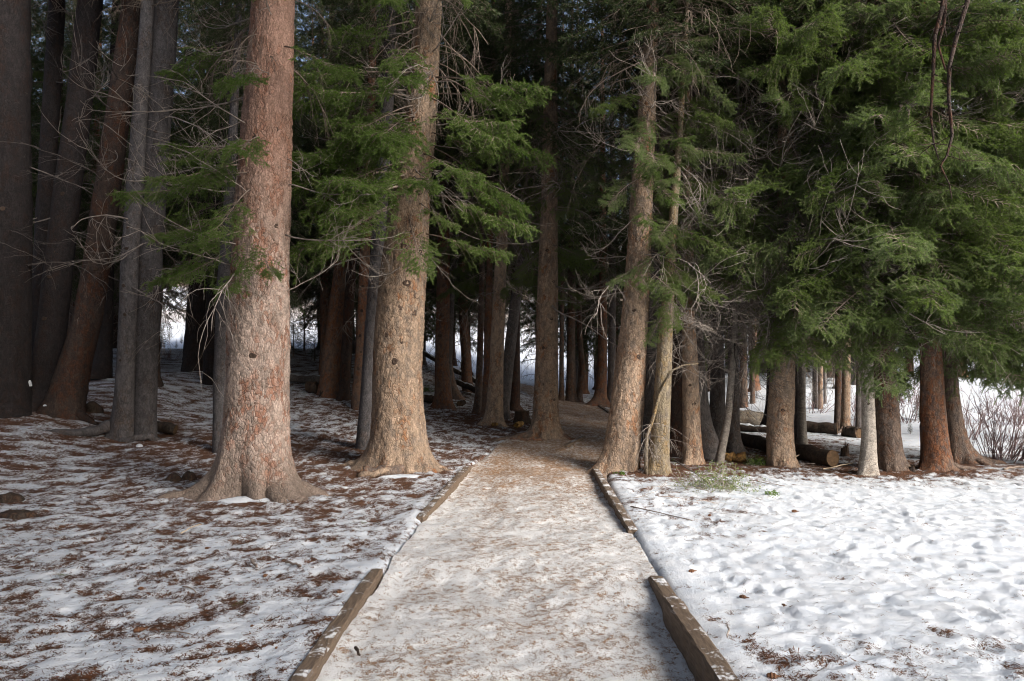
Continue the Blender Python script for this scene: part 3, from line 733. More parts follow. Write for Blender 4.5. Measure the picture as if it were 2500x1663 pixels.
def build_bough(seed, L=1.9, nlat=30, sub=True, nd=950, nlen=.026, nwid=.0032, wmat=0, nmat=1, bare=.22, droop=.30, lift=.10, ts=3, lat=.34):
    """a spruce bough along +X: drooping stem, side twigs hanging a little, needles on the outer shoots"""
    rg = np.random.RandomState(seed)
    mb = MB(); shoots = []
    s = np.linspace(0, 1, 9)
    ph = rg.uniform(0, 6.28)
    main = np.stack([L * s * (1 - .06 * s), .05 * L * np.sin(s * 3.1 + ph) * s, -droop * L * s ** 1.5 + lift * L * s ** 4], 1)
    mb.tube(main, np.interp(s, [0, 1], [.017 * L / 1.9, .003]), max(3, ts), wmat)
    def mp(t):
        return np.array([np.interp(t, s, main[:, c]) for c in range(3)])
    def shoot(p, d, ln, hang, needled_from, w=.0035, n=5):
        tt = np.linspace(0, 1, n)
        pts = p + d * (tt * ln)[:, None]
        pts[:, 2] -= hang * ln * tt ** 1.8
        pts += np.cumsum(rg.normal(0, .018 * ln, (n, 3)), 0) * tt[:, None]
        mb.tube(pts, np.linspace(w, .0016, n), 3, wmat, cap=False)
        k = int(needled_from * (n - 1))
        for q in range(k, n - 1):
            shoots.append((pts[q], pts[q + 1]))
        return pts
    for i in range(nlat):
        t = bare + (1 - bare) * ((i + rg.rand() * .6) / nlat)
        side = 1 if i % 2 else -1
        p = mp(t)
        ang = side * math.radians(rg.uniform(42, 68))
        d = np.array([math.cos(ang), math.sin(ang), rg.uniform(-.55, .30)]); d /= np.linalg.norm(d)
        ln = L * (lat * (1 - t) ** .8 + .075) * rg.uniform(.6, 1.2)
        n = 6
        pts = shoot(p, d, ln, rg.uniform(.15, .6), .42 if t > .45 else .6, .006, n)
        if sub:
            for q in range(1, n):
                for sd in (-1, 1):
                    if rg.rand() < .16: continue
                    a2 = ang + sd * math.radians(rg.uniform(35, 60))
                    d2 = np.array([math.cos(a2), math.sin(a2), rg.uniform(-1.0, .45)]); d2 /= np.linalg.norm(d2)
                    pp = pts[q] if q < n - 1 else pts[q - 1] * .5 + pts[q] * .5
                    shoot(pp, d2, rg.uniform(.045, .115) * L / 1.9, rg.uniform(-.3, .6), 0, .0028, 4)
    for q in range(5, 8):
        shoots.append((main[q], main[q + 1]))
    # needles
    A = np.array([a_ for a_, b_ in shoots]); B = np.array([b_ for a_, b_ in shoots])
    ln = np.linalg.norm(B - A, axis=1)
    cnt = rg.poisson(np.maximum(ln * nd, .3))
    ii = np.repeat(np.arange(len(A)), cnt)
    tt = rg.rand(len(ii))[:, None]
    p = A[ii] * (1 - tt) + B[ii] * tt
    d = (B[ii] - A[ii]) / (ln[ii][:, None] + 1e-9)
    rv = rg.normal(size=d.shape); rv[:, 2] += .35
    perp = rv - d * np.sum(rv * d, 1)[:, None]; perp /= np.linalg.norm(perp, axis=1)[:, None] + 1e-9
    an = np.radians(rg.uniform(28, 62, len(ii)))[:, None]
    nd_ = d * np.cos(an) + perp * np.sin(an)
    le = nlen * rg.uniform(.7, 1.2, len(ii))[:, None]
    sidev = np.cross(nd_, rg.normal(size=d.shape)); sidev /= np.linalg.norm(sidev, axis=1)[:, None] + 1e-9
    w_ = nwid * .5
    v = np.stack([p - sidev * w_, p + sidev * w_, p + nd_ * le], 1).reshape(-1, 3)
    mb.add(v, None, np.arange(len(v)).reshape(-1, 3), nmat)
    return mb

def build_dead(seed, L=1.6, style=0):
    """a bare dead branch along +X: 0 hanging tangle, 1 sparse curved limb, 2 short crooked snag"""
    rg = np.random.RandomState(seed)
    mb = MB()
    def limb(p, d, ln, w, n, wig, grav, depth):
        pts = [p]
        d = d / np.linalg.norm(d)
        for q in range(n):
            d = d + rg.normal(0, wig, 3); d[2] -= grav / n
            d /= np.linalg.norm(d)
            pts.append(pts[-1] + d * ln / n)
        pts = np.array(pts)
        mb.tube(pts, np.linspace(w, max(.0018, w * .25), n + 1), 5 if w > .008 else 3, 0, cap=w > .008)
        if depth > 0:
            k = {0: rg.randint(7, 12), 1: rg.randint(4, 7), 2: rg.randint(2, 5)}[style] if depth == 2 else rg.randint(2, 5 if style == 0 else 4)
            for _ in range(k):
                q = rg.randint(max(1, n // 4), n)
                dd = pts[q + 1] - pts[q] if q < n else pts[q] - pts[q - 1]
                dd = dd / np.linalg.norm(dd) + rg.normal(0, .75, 3); dd[2] -= .25
                limb(pts[q], dd, ln * rg.uniform(.25, .55), max(.0024, w * .45), 6, wig * 1.15, grav * 1.3, depth - 1)
    if style == 0:
        limb(np.zeros(3), np.array([1, 0, .05]), L, .012, 10, .13, .95, 2)
    elif style == 1:
        limb(np.zeros(3), np.array([1, 0, .18]), L, .013, 11, .10, .75, 2)
    else:
        limb(np.zeros(3), np.array([1, 0, .1]), L * .5, .010, 6, .16, .5, 1)
    return mb

WM = [M['twig'], M['needles']]
BOUGH = [build_bough(100 + i, 1.9, 40 + 2 * (i % 3), lat=.23, droop=.22 + .07 * (i % 4), lift=.08 + .03 * (i % 2)).mesh("bough", WM) for i in range(5)]
BOUGHB = [build_bough(140 + i, 1.5, 34, lat=.27, droop=.26 + .08 * i, lift=.14, nd=780, bare=.3, nlen=.026, nwid=.0034).mesh("fresh_bough", [M['twig'], M['needles_bright']]) for i in range(3)]
DEAD = [[build_dead(200 + i, 1.7, 0).mesh("dead_branch", M['deadwood']) for i in range(6)],
        [build_dead(220 + i, 1.7, 1).mesh("dead_branch", M['deadwood']) for i in range(6)],
        [build_dead(240 + i, 1.2, 2).mesh("dead_branch", M['deadwood']) for i in range(4)]]

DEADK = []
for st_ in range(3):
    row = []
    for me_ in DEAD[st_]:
        c_ = me_.copy(); c_.materials[0] = M['dead_shaded']; row.append(c_)
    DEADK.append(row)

# whole crowns for the trees that stand behind and for the upper crowns
def build_crown(seed, Lc=12.0, R=1.9, low_dead=26):
    rg = np.random.RandomState(seed)
    protos = []
    for i in range(5):
        b = build_bough(seed * 10 + i, 1.9, 16, sub=True, nd=70, nlen=.07, nwid=.016, droop=.28 + .06 * i, lift=.1, bare=.18)
        v, q, t = b.arrays(); protos.append((v, q, t))
    dprotos = [build_dead(seed * 10 + i, 1.5, 1).arrays() for i in range(3)]
    mb = MB()
    def put(pr, az, pitch, sc, z, off=.05):
        v, q, t = pr
        c, s = math.cos(az), math.sin(az); cp, sp = math.cos(pitch), math.sin(pitch)
        w_ = v * sc
        x = w_[:, 0] * cp - w_[:, 2] * sp + off; zz = w_[:, 0] * sp + w_[:, 2] * cp
        vv = np.stack([x * c - w_[:, 1] * s, x * s + w_[:, 1] * c, zz + z], 1)
        b0 = mb.n
        mb.v.append(vv); mb.n += len(vv)
        for a_, m in q: mb.q.append((a_ + b0, m))
        for a_, m in t: mb.t.append((a_ + b0, m))
    z = 0.
    while z < Lc:
        f = z / Lc
        k = 5 if f < .6 else 4
        a0 = rg.uniform(0, 6.28)
        for i in range(k):
            rr = R * (min(1, .62 + 2.2 * f) * (1 - f) ** .75 + .12) * rg.uniform(.7, 1.15)
            put(protos[rg.randint(5)], a0 + i * 6.283 / k + rg.uniform(-.35, .35), math.radians(rg.uniform(-16, 4) + 18 * f), rr / 1.9, z + rg.uniform(-.12, .12))
        z += .36 + .1 * f
    for i in range(low_dead):
        put(dprotos[rg.randint(3)], rg.uniform(0, 6.28), math.radians(rg.uniform(-20, 8)), rg.uniform(.5, 1.1), rg.uniform(-1.6, 1.0))
    return mb
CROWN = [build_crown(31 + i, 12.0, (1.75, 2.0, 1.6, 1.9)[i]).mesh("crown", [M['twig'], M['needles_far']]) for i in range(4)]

def place_branch(parent, me, name, p, az, pitch, sc, roll=0.):
    m = Matrix.Translation(Vector(p)) @ Matrix.Rotation(az, 4, 'Z') @ Matrix.Rotation(-pitch, 4, 'Y') @ Matrix.Rotation(roll, 4, 'X') @ Matrix.Diagonal((sc, sc, sc, 1))
    return link(name, me, parent, mat=m)

# knots, stubs and roots
def knot_mesh(seed):
    rg = np.random.RandomState(seed)
    mb = MB()
    n = 8
    ang = np.arange(n) * 2 * math.pi / n
    rings = []
    for (r, h) in ((1.25, -.25), (1.0, .10), (.62, .18), (.4, .10)):
        rr = r * (1 + rg.normal(0, .13, n))
        rings.append(np.stack([np.full(n, h), rr * np.cos(ang), .8 * rr * np.sin(ang)], 1))
    v = np.vstack(rings + [np.array([[-.02, 0, 0]])])
    q = []
    for k in range(3):
        for i in range(n):
            q.append([k * n + i, k * n + (i + 1) % n, (k + 1) * n + (i + 1) % n, (k + 1) * n + i])
    t = [[3 * n + i, 3 * n + (i + 1) % n, 4 * n] for i in range(n)]
    mb.add(v, q, t)
    return mb.mesh("knot", M['knot'])
KNOT = [knot_mesh(i) for i in range(4)]

def add_root(parent, bark, pts, r0, r1, squash=1.0):
    """a surface root following the ground, points in world metres (x, y, lift above ground)"""
    pts = np.array(pts, float)
    s = np.linspace(0, 1, 14); ss = np.linspace(0, 1, len(pts))
    P = np.stack([np.interp(s, ss, pts[:, c]) for c in range(3)], 1)
    P = (np.vstack([P[:1], P[:-1]]) + P + np.vstack([P[1:], P[-1:]])) / 3
    lp = np.array(parent.location)
    for i in range(len(P)):
        P[i, 2] += gz(P[i, 0], P[i, 1])
        P[i] += np.array([0, 0, .012 * math.sin(i * 1.7)])
    mb = MB()
    mb.tube(P - lp, np.linspace(r0, r1, 14) * (1 + .10 * np.sin(np.arange(14) * 2.1)), 9, 0)
    link("root", mb.mesh("root", M[bark]), parent)

LOBES = {
    'MAIN': [(math.radians(195), 1.15, .22, 14), (math.radians(228), .62, .30, 30), (math.radians(291), .50, .28, 30), (math.radians(324), 1.0, .25, 22), (math.radians(356), .7, .2, 14), (math.radians(60), .6, .2, 4), (math.radians(130), .6, .2, 4), (math.radians(260), -.10, .4, 20)],
    'BIG': [(math.radians(190), .45, .2, 6), (math.radians(240), .15, .2, 6), (math.radians(340), .5, .16, 8), (math.radians(90), .4, .2, 3)],
    'W': [(math.radians(195), .95, .16, 9), (math.radians(270), .12, .15, 5), (math.radians(80), .4, .2, 4)],
    'E': [(math.radians(192), 2.2, .26, 8)],
    'F': [(math.radians(300), .6, .10, 6)],
    'D': [(math.radians(200), .5, .2, 5), (math.radians(350), .4, .15, 6)],
    'A': [(math.radians(330), .55, .22, 7), (math.radians(270), .3, .3, 6)],
    'U': [(math.radians(195), .9, .13, 9), (math.radians(335), .9, .12, 7), (math.radians(270), .25, .15, 5)],
    'ZB': [(math.radians(335), 1.6, .28, 4)],
    'AS': [(math.radians(340), 1.4, .16, 8), (math.radians(300), .6, .12, 9), (math.radians(180), .3, .2, 5)],
    'AP': [(math.radians(215), .7, .12, 6), (math.radians(300), .45, .12, 4)],
    'O': [(math.radians(320), .8, .16, 6), (math.radians(200), .7, .16, 6)],
    'R': [(math.radians(310), .8, .13, 7), (math.radians(205), .9, .13, 6)],
    'OB': [(math.radians(330), 2.4, .35, 7)],
    'AQ': [(math.radians(330), .7, .12, 8), (math.radians(270), .15, .1, 5)],
    'AR': [(math.radians(200), .35, .10, 6), (math.radians(330), .5, .09, 8)],
}

trees = {}
for si, (key, t) in enumerate(T.items()):
    x, y = t['x'], t['d']
    zb = t['zoff']
    root = empty("spruce_tree", (x, y, zb))
    tag(root, t['label'], 'tree', 'spruce trees at the forest edge')
    lobes = LOBES.get(key)
    rg = np.random.RandomState(900 + si)
    if lobes is None:
        lobes = [(rg.uniform(0, 6.28), .45 * t['flare'], .14, 5) for _ in range(4)]
    o, fx, fr = make_trunk(t, 40 + si, lobes, root)
    trees[key] = (root, fx, fr, t)
    # upper crown, far above the visible trunk
    cs = (t['h'] - t['crown'] + .6) / 12.0
    c = link("crown", CROWN[si % 4], root)
    wsc = .78 + .3 * rg.rand()
    if t['h'] < 15: wsc *= .7
    c.scale = (wsc, wsc, cs)
    c.location = (float(fx(t['crown'])), 0, t['crown'])
    c.rotation_euler = (0, 0, rg.uniform(0, 6.28))

def grow(key, n, zr, az, ln, pitch, seed, kind='bough', style=0, sag=0):
    root, fx, fr, t = trees[key]
    rg = np.random.RandomState(seed)
    for i in range(n):
        z = zr[0] + (zr[1] - zr[0]) * ((i + rg.rand()) / n)
        a_ = math.radians(rg.uniform(*az)); L = rg.uniform(*ln); pt = math.radians(rg.uniform(*pitch))
        r = float(fr(z)) * .85
        p = (float(fx(z)) + r * math.cos(a_), r * math.sin(a_), z)
        if kind == 'bough':
            place_branch(root, BOUGH[rg.randint(5)], "branch", p, a_, pt, L / 1.9, rg.uniform(-.9, .9))
        elif kind == 'fresh':
            place_branch(root, BOUGHB[rg.randint(3)], "branch", p, a_, pt, L / 1.5, rg.uniform(-.4, .4))
        else:
            src = DEADK if key in 'ABCDGHI' and rg.rand() < .85 else DEAD
            place_branch(root, src[style][rg.randint(len(DEAD[style]))], "dead_branch", p, a_, pt, L / (1.2 if style == 2 else 1.7), rg.uniform(-3, 3))

# the two big spruces: bright boughs reaching towards the path
grow('MAIN', 7, (2.9, 4.6), (150, 262), (1.0, 1.5), (-28, 0), 1, 'fresh')
grow('MAIN', 3, (2.75, 3.3), (-95, -50), (.75, 1.0), (-30, -10), 2, 'fresh')
grow('MAIN', 6, (3.2, 4.5), (-155, -95), (.9, 1.4), (-25, 0), 12, 'fresh')
grow('MAIN', 8, (4.2, 7.2), (140, 330), (1.1, 1.7), (-25, 0), 3, 'fresh')
grow('MAIN', 10, (2.4, 6.2), (130, 380), (.8, 1.6), (-30, 10), 4, 'dead', 0)
grow('MAIN', 8, (2.4, 6.2), (150, 380), (.8, 1.8), (-30, 10), 5, 'dead', 1)
grow('BIG', 19, (3.8, 6.0), (-165, -88), (1.5, 2.3), (-22, 2), 6, 'fresh')
grow('BIG', 13, (3.5, 5.6), (-85, 0), (1.1, 1.9), (-25, 0), 7, 'fresh')
grow('BIG', 10, (5.2, 8.0), (-170, 20), (1.3, 2.2), (-25, 5), 8, 'fresh')
grow('BIG', 10, (3.0, 7), (-200, 20), (.8, 1.8), (-40, 5), 9, 'dead', 0)
grow('BIG', 8, (2.8, 7), (-200, 20), (.8, 1.8), (-40, 5), 10, 'dead', 1)
# left dark group: long thin dead limbs
for q, kx in enumerate(('A', 'B', 'C', 'D', 'E', 'F')):
    grow(kx, 7, (2.2, 7.0), (-170, 20), (.8, 1.9), (-35, 15), 20 + q, 'dead', 1)
    grow(kx, 5, (1.5, 7.0), (-170, 0), (.3, .7), (-20, 20), 30 + q, 'dead', 2)
grow('F', 5, (3.0, 6.5), (-60, 10), (1.2, 2.0), (-25, 0), 37, 'dead', 0)
for q, kx in enumerate(('H', 'I', 'J', 'K', 'L', 'MM', 'NN', 'O', 'P', 'R', 'S', 'Q')):
    grow(kx, 7, (2.2, 8.0), (-180, 180), (.8, 1.7), (-35, 10), 50 + q, 'dead', 0)
    grow(kx, 5, (1.4, 6.5), (-180, 180), (.3, .7), (-20, 20), 70 + q, 'dead', 2)
for q, kx in enumerate(('H', 'I', 'K', 'O', 'R', 'S', 'OB', 'QB', 'G')):
    grow(kx, 12, (3.2, 8.0), (-180, 180), (1.1, 1.9), (-25, 2), 90 + q, 'bough')
grow('U', 16, (3.0, 7.2), (-180, 180), (.9, 1.6), (-28, 2), 110, 'bough')
grow('U', 14, (2.4, 6.8), (-180, 180), (.8, 1.8), (-35, 10), 111, 'dead', 0)
grow('U', 8, (2.4, 6.8), (-180, 0), (1.2, 2.4), (-30, 5), 112, 'dead', 1)
grow('W', 18, (2.9, 6.8), (-200, 40), (.9, 1.6), (-30, 2), 120, 'bough')
grow('W', 7, (3.0, 5.5), (-110, -20), (.7, 1.1), (-25, 0), 121, 'fresh')
grow('W', 14, (2.2, 6.8), (-200, 20), (.8, 1.6), (-35, 10), 122, 'dead', 0)
grow('X', 12, (2.1, 6.2), (-180, 30), (.7, 1.3), (-35, 0), 123, 'bough')
grow('X', 16, (1.6, 6.4), (-180, 30), (.6, 1.3), (-45, 10), 124, 'dead', 0)
grow('Z', 22, (1.9, 6.2), (-150, 60), (.8, 1.7), (-50, 0), 125, 'dead', 0)
grow('Z', 14, (2.8, 6.6), (-150, 60), (.9, 1.7), (-30, 0), 126, 'bough')
for q, kx in enumerate(('AB', 'AA', 'AC', 'Y', 'ZB')):
    grow(kx, 13, (1.9, 5.8), (-160, 20), (.8, 1.7), (-50, 5), 130 + q, 'dead', 0)
    grow(kx, 8, (3.0, 6.8), (-160, 60), (.9, 1.7), (-30, 0), 140 + q, 'bough')
# the dense drooping wall of boughs on the right
RIGHT = (('AG', 42, 2.45), ('AQ', 50, 2.3), ('AR', 50, 2.2), ('AS', 36, 2.15), ('AP', 12, 2.6), ('AF', 16, 2.4), ('AI', 12, 2.3), ('AN', 14, 2.4))
for q, (kx, n, z0) in enumerate(RIGHT):
    grow(kx, n, (z0, 7.4), (-190, 10), (1.6, 2.5), (-30, 0), 160 + q, 'bough')
    grow(kx, n // 2, (z0, 6.5), (-190, 10), (1.2, 2.2), (-40, 0), 170 + q, 'dead', 0)
    grow(kx, n // 6, (z0, 6.0), (-170, -10), (.9, 1.6), (-35, 0), 180 + q, 'dead', 1)

# the grey tangle of dead twigs left of the green wall
for q, (kx, n, z0, z1) in enumerate((('AG', 34, 1.9, 4.4), ('AB', 26, 1.8, 4.2), ('Z', 14, 1.8, 4.2), ('AC', 12, 1.9, 4.2), ('AA', 12, 1.9, 4.0), ('AI', 10, 1.9, 4.0))):
    grow(kx, n, (z0, z1), (-200, -20), (.9, 1.9), (-55, 5), 230 + q, 'dead', 0)

# trees outside the frame, boughs in view and added unseen shade casters
for q, (lab, x, y, r, cz) in enumerate(OUT):
    zb = float(terr(x, y)) - .05
    t = dict(label=lab, bark='bark_brown', h=17, seg=18, d=y, x=x, zoff=zb, pts=None)
    root = empty("spruce_tree", (x, y, zb)); tag(root, lab, 'tree')
    mb = MB()
    zz = np.array([-.2, .1, .5, 2, 6, 11, 17.]); mb.tube(np.stack([.02 * zz, 0 * zz, zz], 1), np.array([1.5, 1.25, 1.05, .95, .75, .45, .04]) * r, 16, 0)
    link("trunk", mb.mesh("trunk", M['bark_brown']), root)
    c = link("crown", CROWN[q % 4], root, (0, 0, cz)); c.scale = (1.2, 1.2, 1.0) if cz < 6 else (1.75, 1.75, 1.0)  # high crowns of the added trees are widened for denser shade
    trees['OUT%d' % q] = (root, (lambda z: .02 * z), (lambda z, r=r: r * .8), t)
grow('OUT0', 40, (2.0, 7.0), (120, 280), (1.6, 2.6), (-32, 0), 190, 'bough')
grow('OUT1', 26, (2.2, 7.5), (120, 280), (1.6, 2.4), (-30, 0), 191, 'bough')

# knots on the tan spruce and a few on the others (photo pixels)
def put_knots(key, spots):
    root, fx, fr, t = trees[key]
    rg = np.random.RandomState(len(spots))
    for (px, py, s) in spots:
        p = at(px, py, t['d']); z = p[2] - t['zoff']
        off = np.clip((p[0] - t['x'] - float(fx(z))) / float(fr(z)), -.95, .95)
        a_ = -math.acos(off)                       # on the camera side
        r = float(fr(z)) * .985
        sc = s * t['d'] / FPX * .5
        m = Matrix.Translation((float(fx(z)) + r * math.cos(a_), r * math.sin(a_), z)) @ Matrix.Rotation(a_, 4, 'Z') @ Matrix.Rotation(rg.uniform(0, 6), 4, 'X') @ Matrix.Diagonal((sc, sc, sc, 1))
        link("knot", KNOT[rg.randint(4)], root, mat=m)
put_knots('BIG', [(995, 612, 20), (1031, 620, 15), (1003, 698, 20), (1022, 726, 17), (982, 760, 19), (1018, 767, 16), (990, 833, 15), (974, 883, 16), (980, 902, 10), (1020, 831, 11), (944, 776, 13), (953, 820, 12), (1029, 480, 18), (1028, 433, 16), (1012, 575, 10), (990, 1003, 10), (1000, 926, 9)])
put_knots('MAIN', [(655, 727, 15), (606, 872, 15), (642, 869, 14), (583, 892, 13), (625, 818, 16), (598, 640, 12), (690, 560, 12), (620, 935, 9), (668, 1050, 9), (612, 500, 13), (640, 350, 14), (690, 330, 12)])
put_knots('W', [(1553, 872, 12), (1569, 908, 9), (1565, 972, 14), (1529, 1060, 9), (1543, 760, 9), (1575, 640, 10)])
put_knots('U', [(1345, 780, 9), (1325, 850, 9), (1340, 905, 8), (1350, 690, 9), (1335, 615, 9), (1352, 975, 8)])
put_knots('MM', [(882, 820, 8), (886, 760, 8), (878, 900, 8), (889, 700, 8), (884, 860, 7)])
put_knots('O', [(1080, 770, 9), (1084, 700, 9), (1076, 820, 9), (1086, 640, 9), (1080, 870, 8), (1083, 590, 9)])
put_knots('D', [(240, 600, 16), (250, 660, 12), (215, 760, 11), (205, 824, 10), (260, 520, 11), (285, 430, 11), (270, 350, 12), (220, 860, 9)])
put_knots('E', [(316, 770, 8), (312, 700, 9), (320, 610, 8), (336, 420, 9), (322, 560, 7), (305, 880, 7)])
put_knots('F', [(386, 580, 9), (365, 700, 8), (380, 740, 9), (394, 330, 9), (347, 715, 8), (400, 80, 8)])
put_knots('C', [(140, 680, 10), (150, 620, 10), (170, 480, 11), (128, 780, 10)])
put_knots('A', [(30, 640, 12), (12, 690, 14), (40, 520, 12), (20, 800, 12)])
put_knots('AQ', [(2166, 950, 8), (2160, 1000, 8), (2172, 1050, 8), (2180, 960, 7)])
put_knots('AP', [(2119, 953, 9), (2114, 985, 6), (2124, 1020, 6), (2110, 1060, 6)])
put_knots('AG', [(1900, 1000, 9), (1912, 1030, 8), (1920, 985, 7), (1893, 1060, 7)])
put_knots('Z', [(1690, 985, 9), (1700, 1045, 9), (1680, 940, 8)])

# surface roots
R_ = trees['MAIN'][0]; mx, my = T['MAIN']['x'], T['MAIN']['d']
add_root(R_, 'bark_warm', [(mx - .35, my - .1, .13), (mx - .7, my - .22, .03), (mx - .95, my - .36, -.01), (mx - 1.15, my - .42, -.06)], .11, .03)
add_root(R_, 'bark_warm', [(mx + .38, my - .02, .12), (mx + .75, my - .1, .02), (mx + 1.0, my - .12, -.06)], .12, .035)
add_root(R_, 'bark_warm', [(mx + .25, my - .3, .11), (mx + .45, my - .55, .01), (mx + .62, my - .7, -.06)], .11, .05)
R_ = trees['BIG'][0]; mx, my = T['BIG']['x'], T['BIG']['d']
p0 = on_ground(872, 1160); p1 = on_ground(1046, 1146)
add_root(R_, 'bark_tan', [(p0[0], p0[1], -.01), (p0[0] + .35, p0[1] - .02, .075), (p1[0] - .3, p1[1] - .05, .085), (p1[0], p1[1], .03)], .045, .04)
add_root(R_, 'bark_brown', [(p0[0] + .05, p0[1] + .1, .03), (p0[0] + .5, p0[1] + .12, .05), (p1[0] - .1, p1[1] + .08, .04)], .09, .08)
add_root(R_, 'bark_tan', [(mx + .3, my - .05, .1), (mx + .6, my - .2, .02), (mx + .85, my - .3, -.04)], .09, .03)
add_root(R_, 'bark_tan', [(mx - .3, my, .12), (mx - .7, my + .05, .02), (mx - 1.0, my + .1, -.05)], .10, .03)
R_ = trees['E'][0]; mx, my = T['E']['x'], T['E']['d']
add_root(R_, 'bark_ash', [(mx - .15, my - .05, .20), (mx - .45, my - .2, .06), (mx - .9, my - .35, .0), (mx - 1.15, my - .42, -.06)], .11, .035)
R_ = trees['F'][0]; mx, my = T['F']['x'], T['F']['d']
add_root(R_, 'bark_ash', [(mx - .25, my - .38, -.02), (mx + .05, my - .33, .06), (mx + .2, my - .22, .09), (mx + .28, my - .1, -.05)], .05, .07)
R_ = trees['U'][0]; mx, my = T['U']['x'], T['U']['d']
add_root(R_, 'bark_brown', [(mx - .2, my - .1, .12), (mx - .55, my - .3, .03), (mx - .95, my - .45, .0), (mx - 1.2, my - .5, -.05)], .09, .03)
add_root(R_, 'bark_rust', [(mx + .2, my - .05, .1), (mx + .5, my - .3, .02), (mx + .7, my - .4, -.05)], .09, .03)
add_root(R_, 'bark_rust', [(mx - .7, my - .55, .01), (mx - .4, my - .6, .05), (mx - .05, my - .5, .03)], .03, .03)
R_ = trees['W'][0]; mx, my = T['W']['x'], T['W']['d']
add_root(R_, 'bark_brown', [(mx - .2, my - .05, .12), (mx - .42, my - .15, .03), (mx - .62, my - .2, -.05)], .08, .03)
R_ = trees['AS'][0]; mx, my = T['AS']['x'], T['AS']['d']
add_root(R_, 'bark_brown', [(mx + .12, my - .05, .14), (mx + .35, my - .12, .04), (mx + .6, my - .2, .0), (mx + .75, my - .22, -.05)], .08, .025)
add_root(R_, 'bark_brown', [(mx + .1, my - .15, .1), (mx + .22, my - .35, .02), (mx + .32, my - .45, -.04)], .06, .025)
R_ = trees['AR'][0]; mx, my = T['AR']['x'], T['AR']['d']
add_root(R_, 'bark_brown', [(mx + .15, my - .1, .06), (mx + .4, my - .15, .0), (mx + .75, my - .2, -.02), (mx + .9, my - .2, -.05)], .045, .02)
R_ = trees['D'][0]; mx, my = T['D']['x'], T['D']['d']
add_root(R_, 'bark_dim', [(mx + .2, my - .05, .12), (mx + .5, my - .15, .06), (mx + .75, my - .2, -.03)], .10, .05)
R_ = trees['A'][0]; mx, my = T['A']['x'], T['A']['d']
add_root(R_, 'bark_shaded', [(mx + .3, my - .2, .2), (mx + .42, my - .4, .08), (mx + .52, my - .5, -.05)], .12, .06)
R_ = trees['AN'][0]; mx, my = T['AN']['x'], T['AN']['d']
for (ex, ey) in ((.4, -.2), (-.35, -.25), (.25, -.35), (.6, -.1)):
    add_root(R_, 'bark_brown', [(mx + ex * .15, my + ey * .15, .09), (mx + ex * .6, my + ey * .6, .02), (mx + ex, my + ey, -.04)], .05, .02)

# ------------------------------------------------------------------ the forest behind
BT = []
for i in range(4):
    rg = np.random.RandomState(300 + i)
    mb = MB()
    zz = np.array([-.6, .0, .15, .4, 1.2, 3, 6, 9, 13, 17.])
    wob = np.cumsum(rg.normal(0, .05, len(zz))); wob2 = np.cumsum(rg.normal(0, .04, len(zz)))
    mb.tube(np.stack([wob - wob[2], wob2 - wob2[2], zz], 1), np.array([1.7, 1.6, 1.3, 1.1, 1., .92, .78, .6, .35, .05]) * .2, 10, 0)
    BT.append([mb.mesh("trunk", M[b]) for b in ('bark_dim', 'bark_rust', 'bark_ash')])

rg = np.random.RandomState(12)
placed = [(t['x'], t['d']) for t in T.values()] + [(o_[1], o_[2]) for o_ in OUT]
WINDOWS = [(380, 452, 200), (698, 756, 60), (1286, 1312, 60), (232, 262, 60), (60, 76, 60), (160, 178, 60)]
MARKS = [(-999, "the left edge of the view"), (55, "the edge trunk"), (230, "the leaning trunk"), (345, "the joined grey pair"), (470, "the black silhouette"), (630, "the big pink trunk"), (820, "the reddish leaning trunk"),
         (990, "the tan spruce"), (1085, "the reddish lone trunk"), (1210, "the clump"), (1335, "the rust brown spruce"), (1470, "the path crest"), (1545, "the orange lit spruce"), (1690, "the pinkish lit trunk"),
         (1908, "the broad pinkish trunk"), (2118, "the whitish trunk"), (2278, "the rust orange spruce"), (2460, "the dense willow"), (9999, "the right edge of the view")]
nb = 0
def back_tree(x, y, H, z0, wsc, near_=True):
    global nb
    zb = float(terr(x, y))
    px = 1250 + FPX * x / y
    q = max(k_ for k_ in range(len(MARKS)) if MARKS[k_][0] <= px)
    far = "near" if y < 23 else "deeper" if y < 33 else "farther" if y < 55 else "meadow"
    root = empty("background_spruce", (x, y, zb))
    bk = ("brown", "reddish", "grey")[nb % 3]
    lab = ("spruce beyond the meadow" if far == "meadow" else far + " " + bk + " background spruce") + " between %s and %s" % (MARKS[q][1], MARKS[q + 1][1])
    tag(root, lab, 'tree', "background spruces between %s and %s" % (MARKS[q][1], MARKS[q + 1][1]))
    o = link("trunk", BT[nb % 4][nb % 3], root); s = H / 17.0; o.scale = (s * rg.uniform(.7, 1.15),) * 2 + (s,)
    o.rotation_euler = (rg.uniform(-.03, .03), rg.uniform(-.03, .04), rg.uniform(0, 6.28))
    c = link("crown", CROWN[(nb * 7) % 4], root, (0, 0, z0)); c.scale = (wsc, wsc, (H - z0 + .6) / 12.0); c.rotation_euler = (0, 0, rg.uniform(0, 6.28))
    placed.append((x, y)); nb += 1

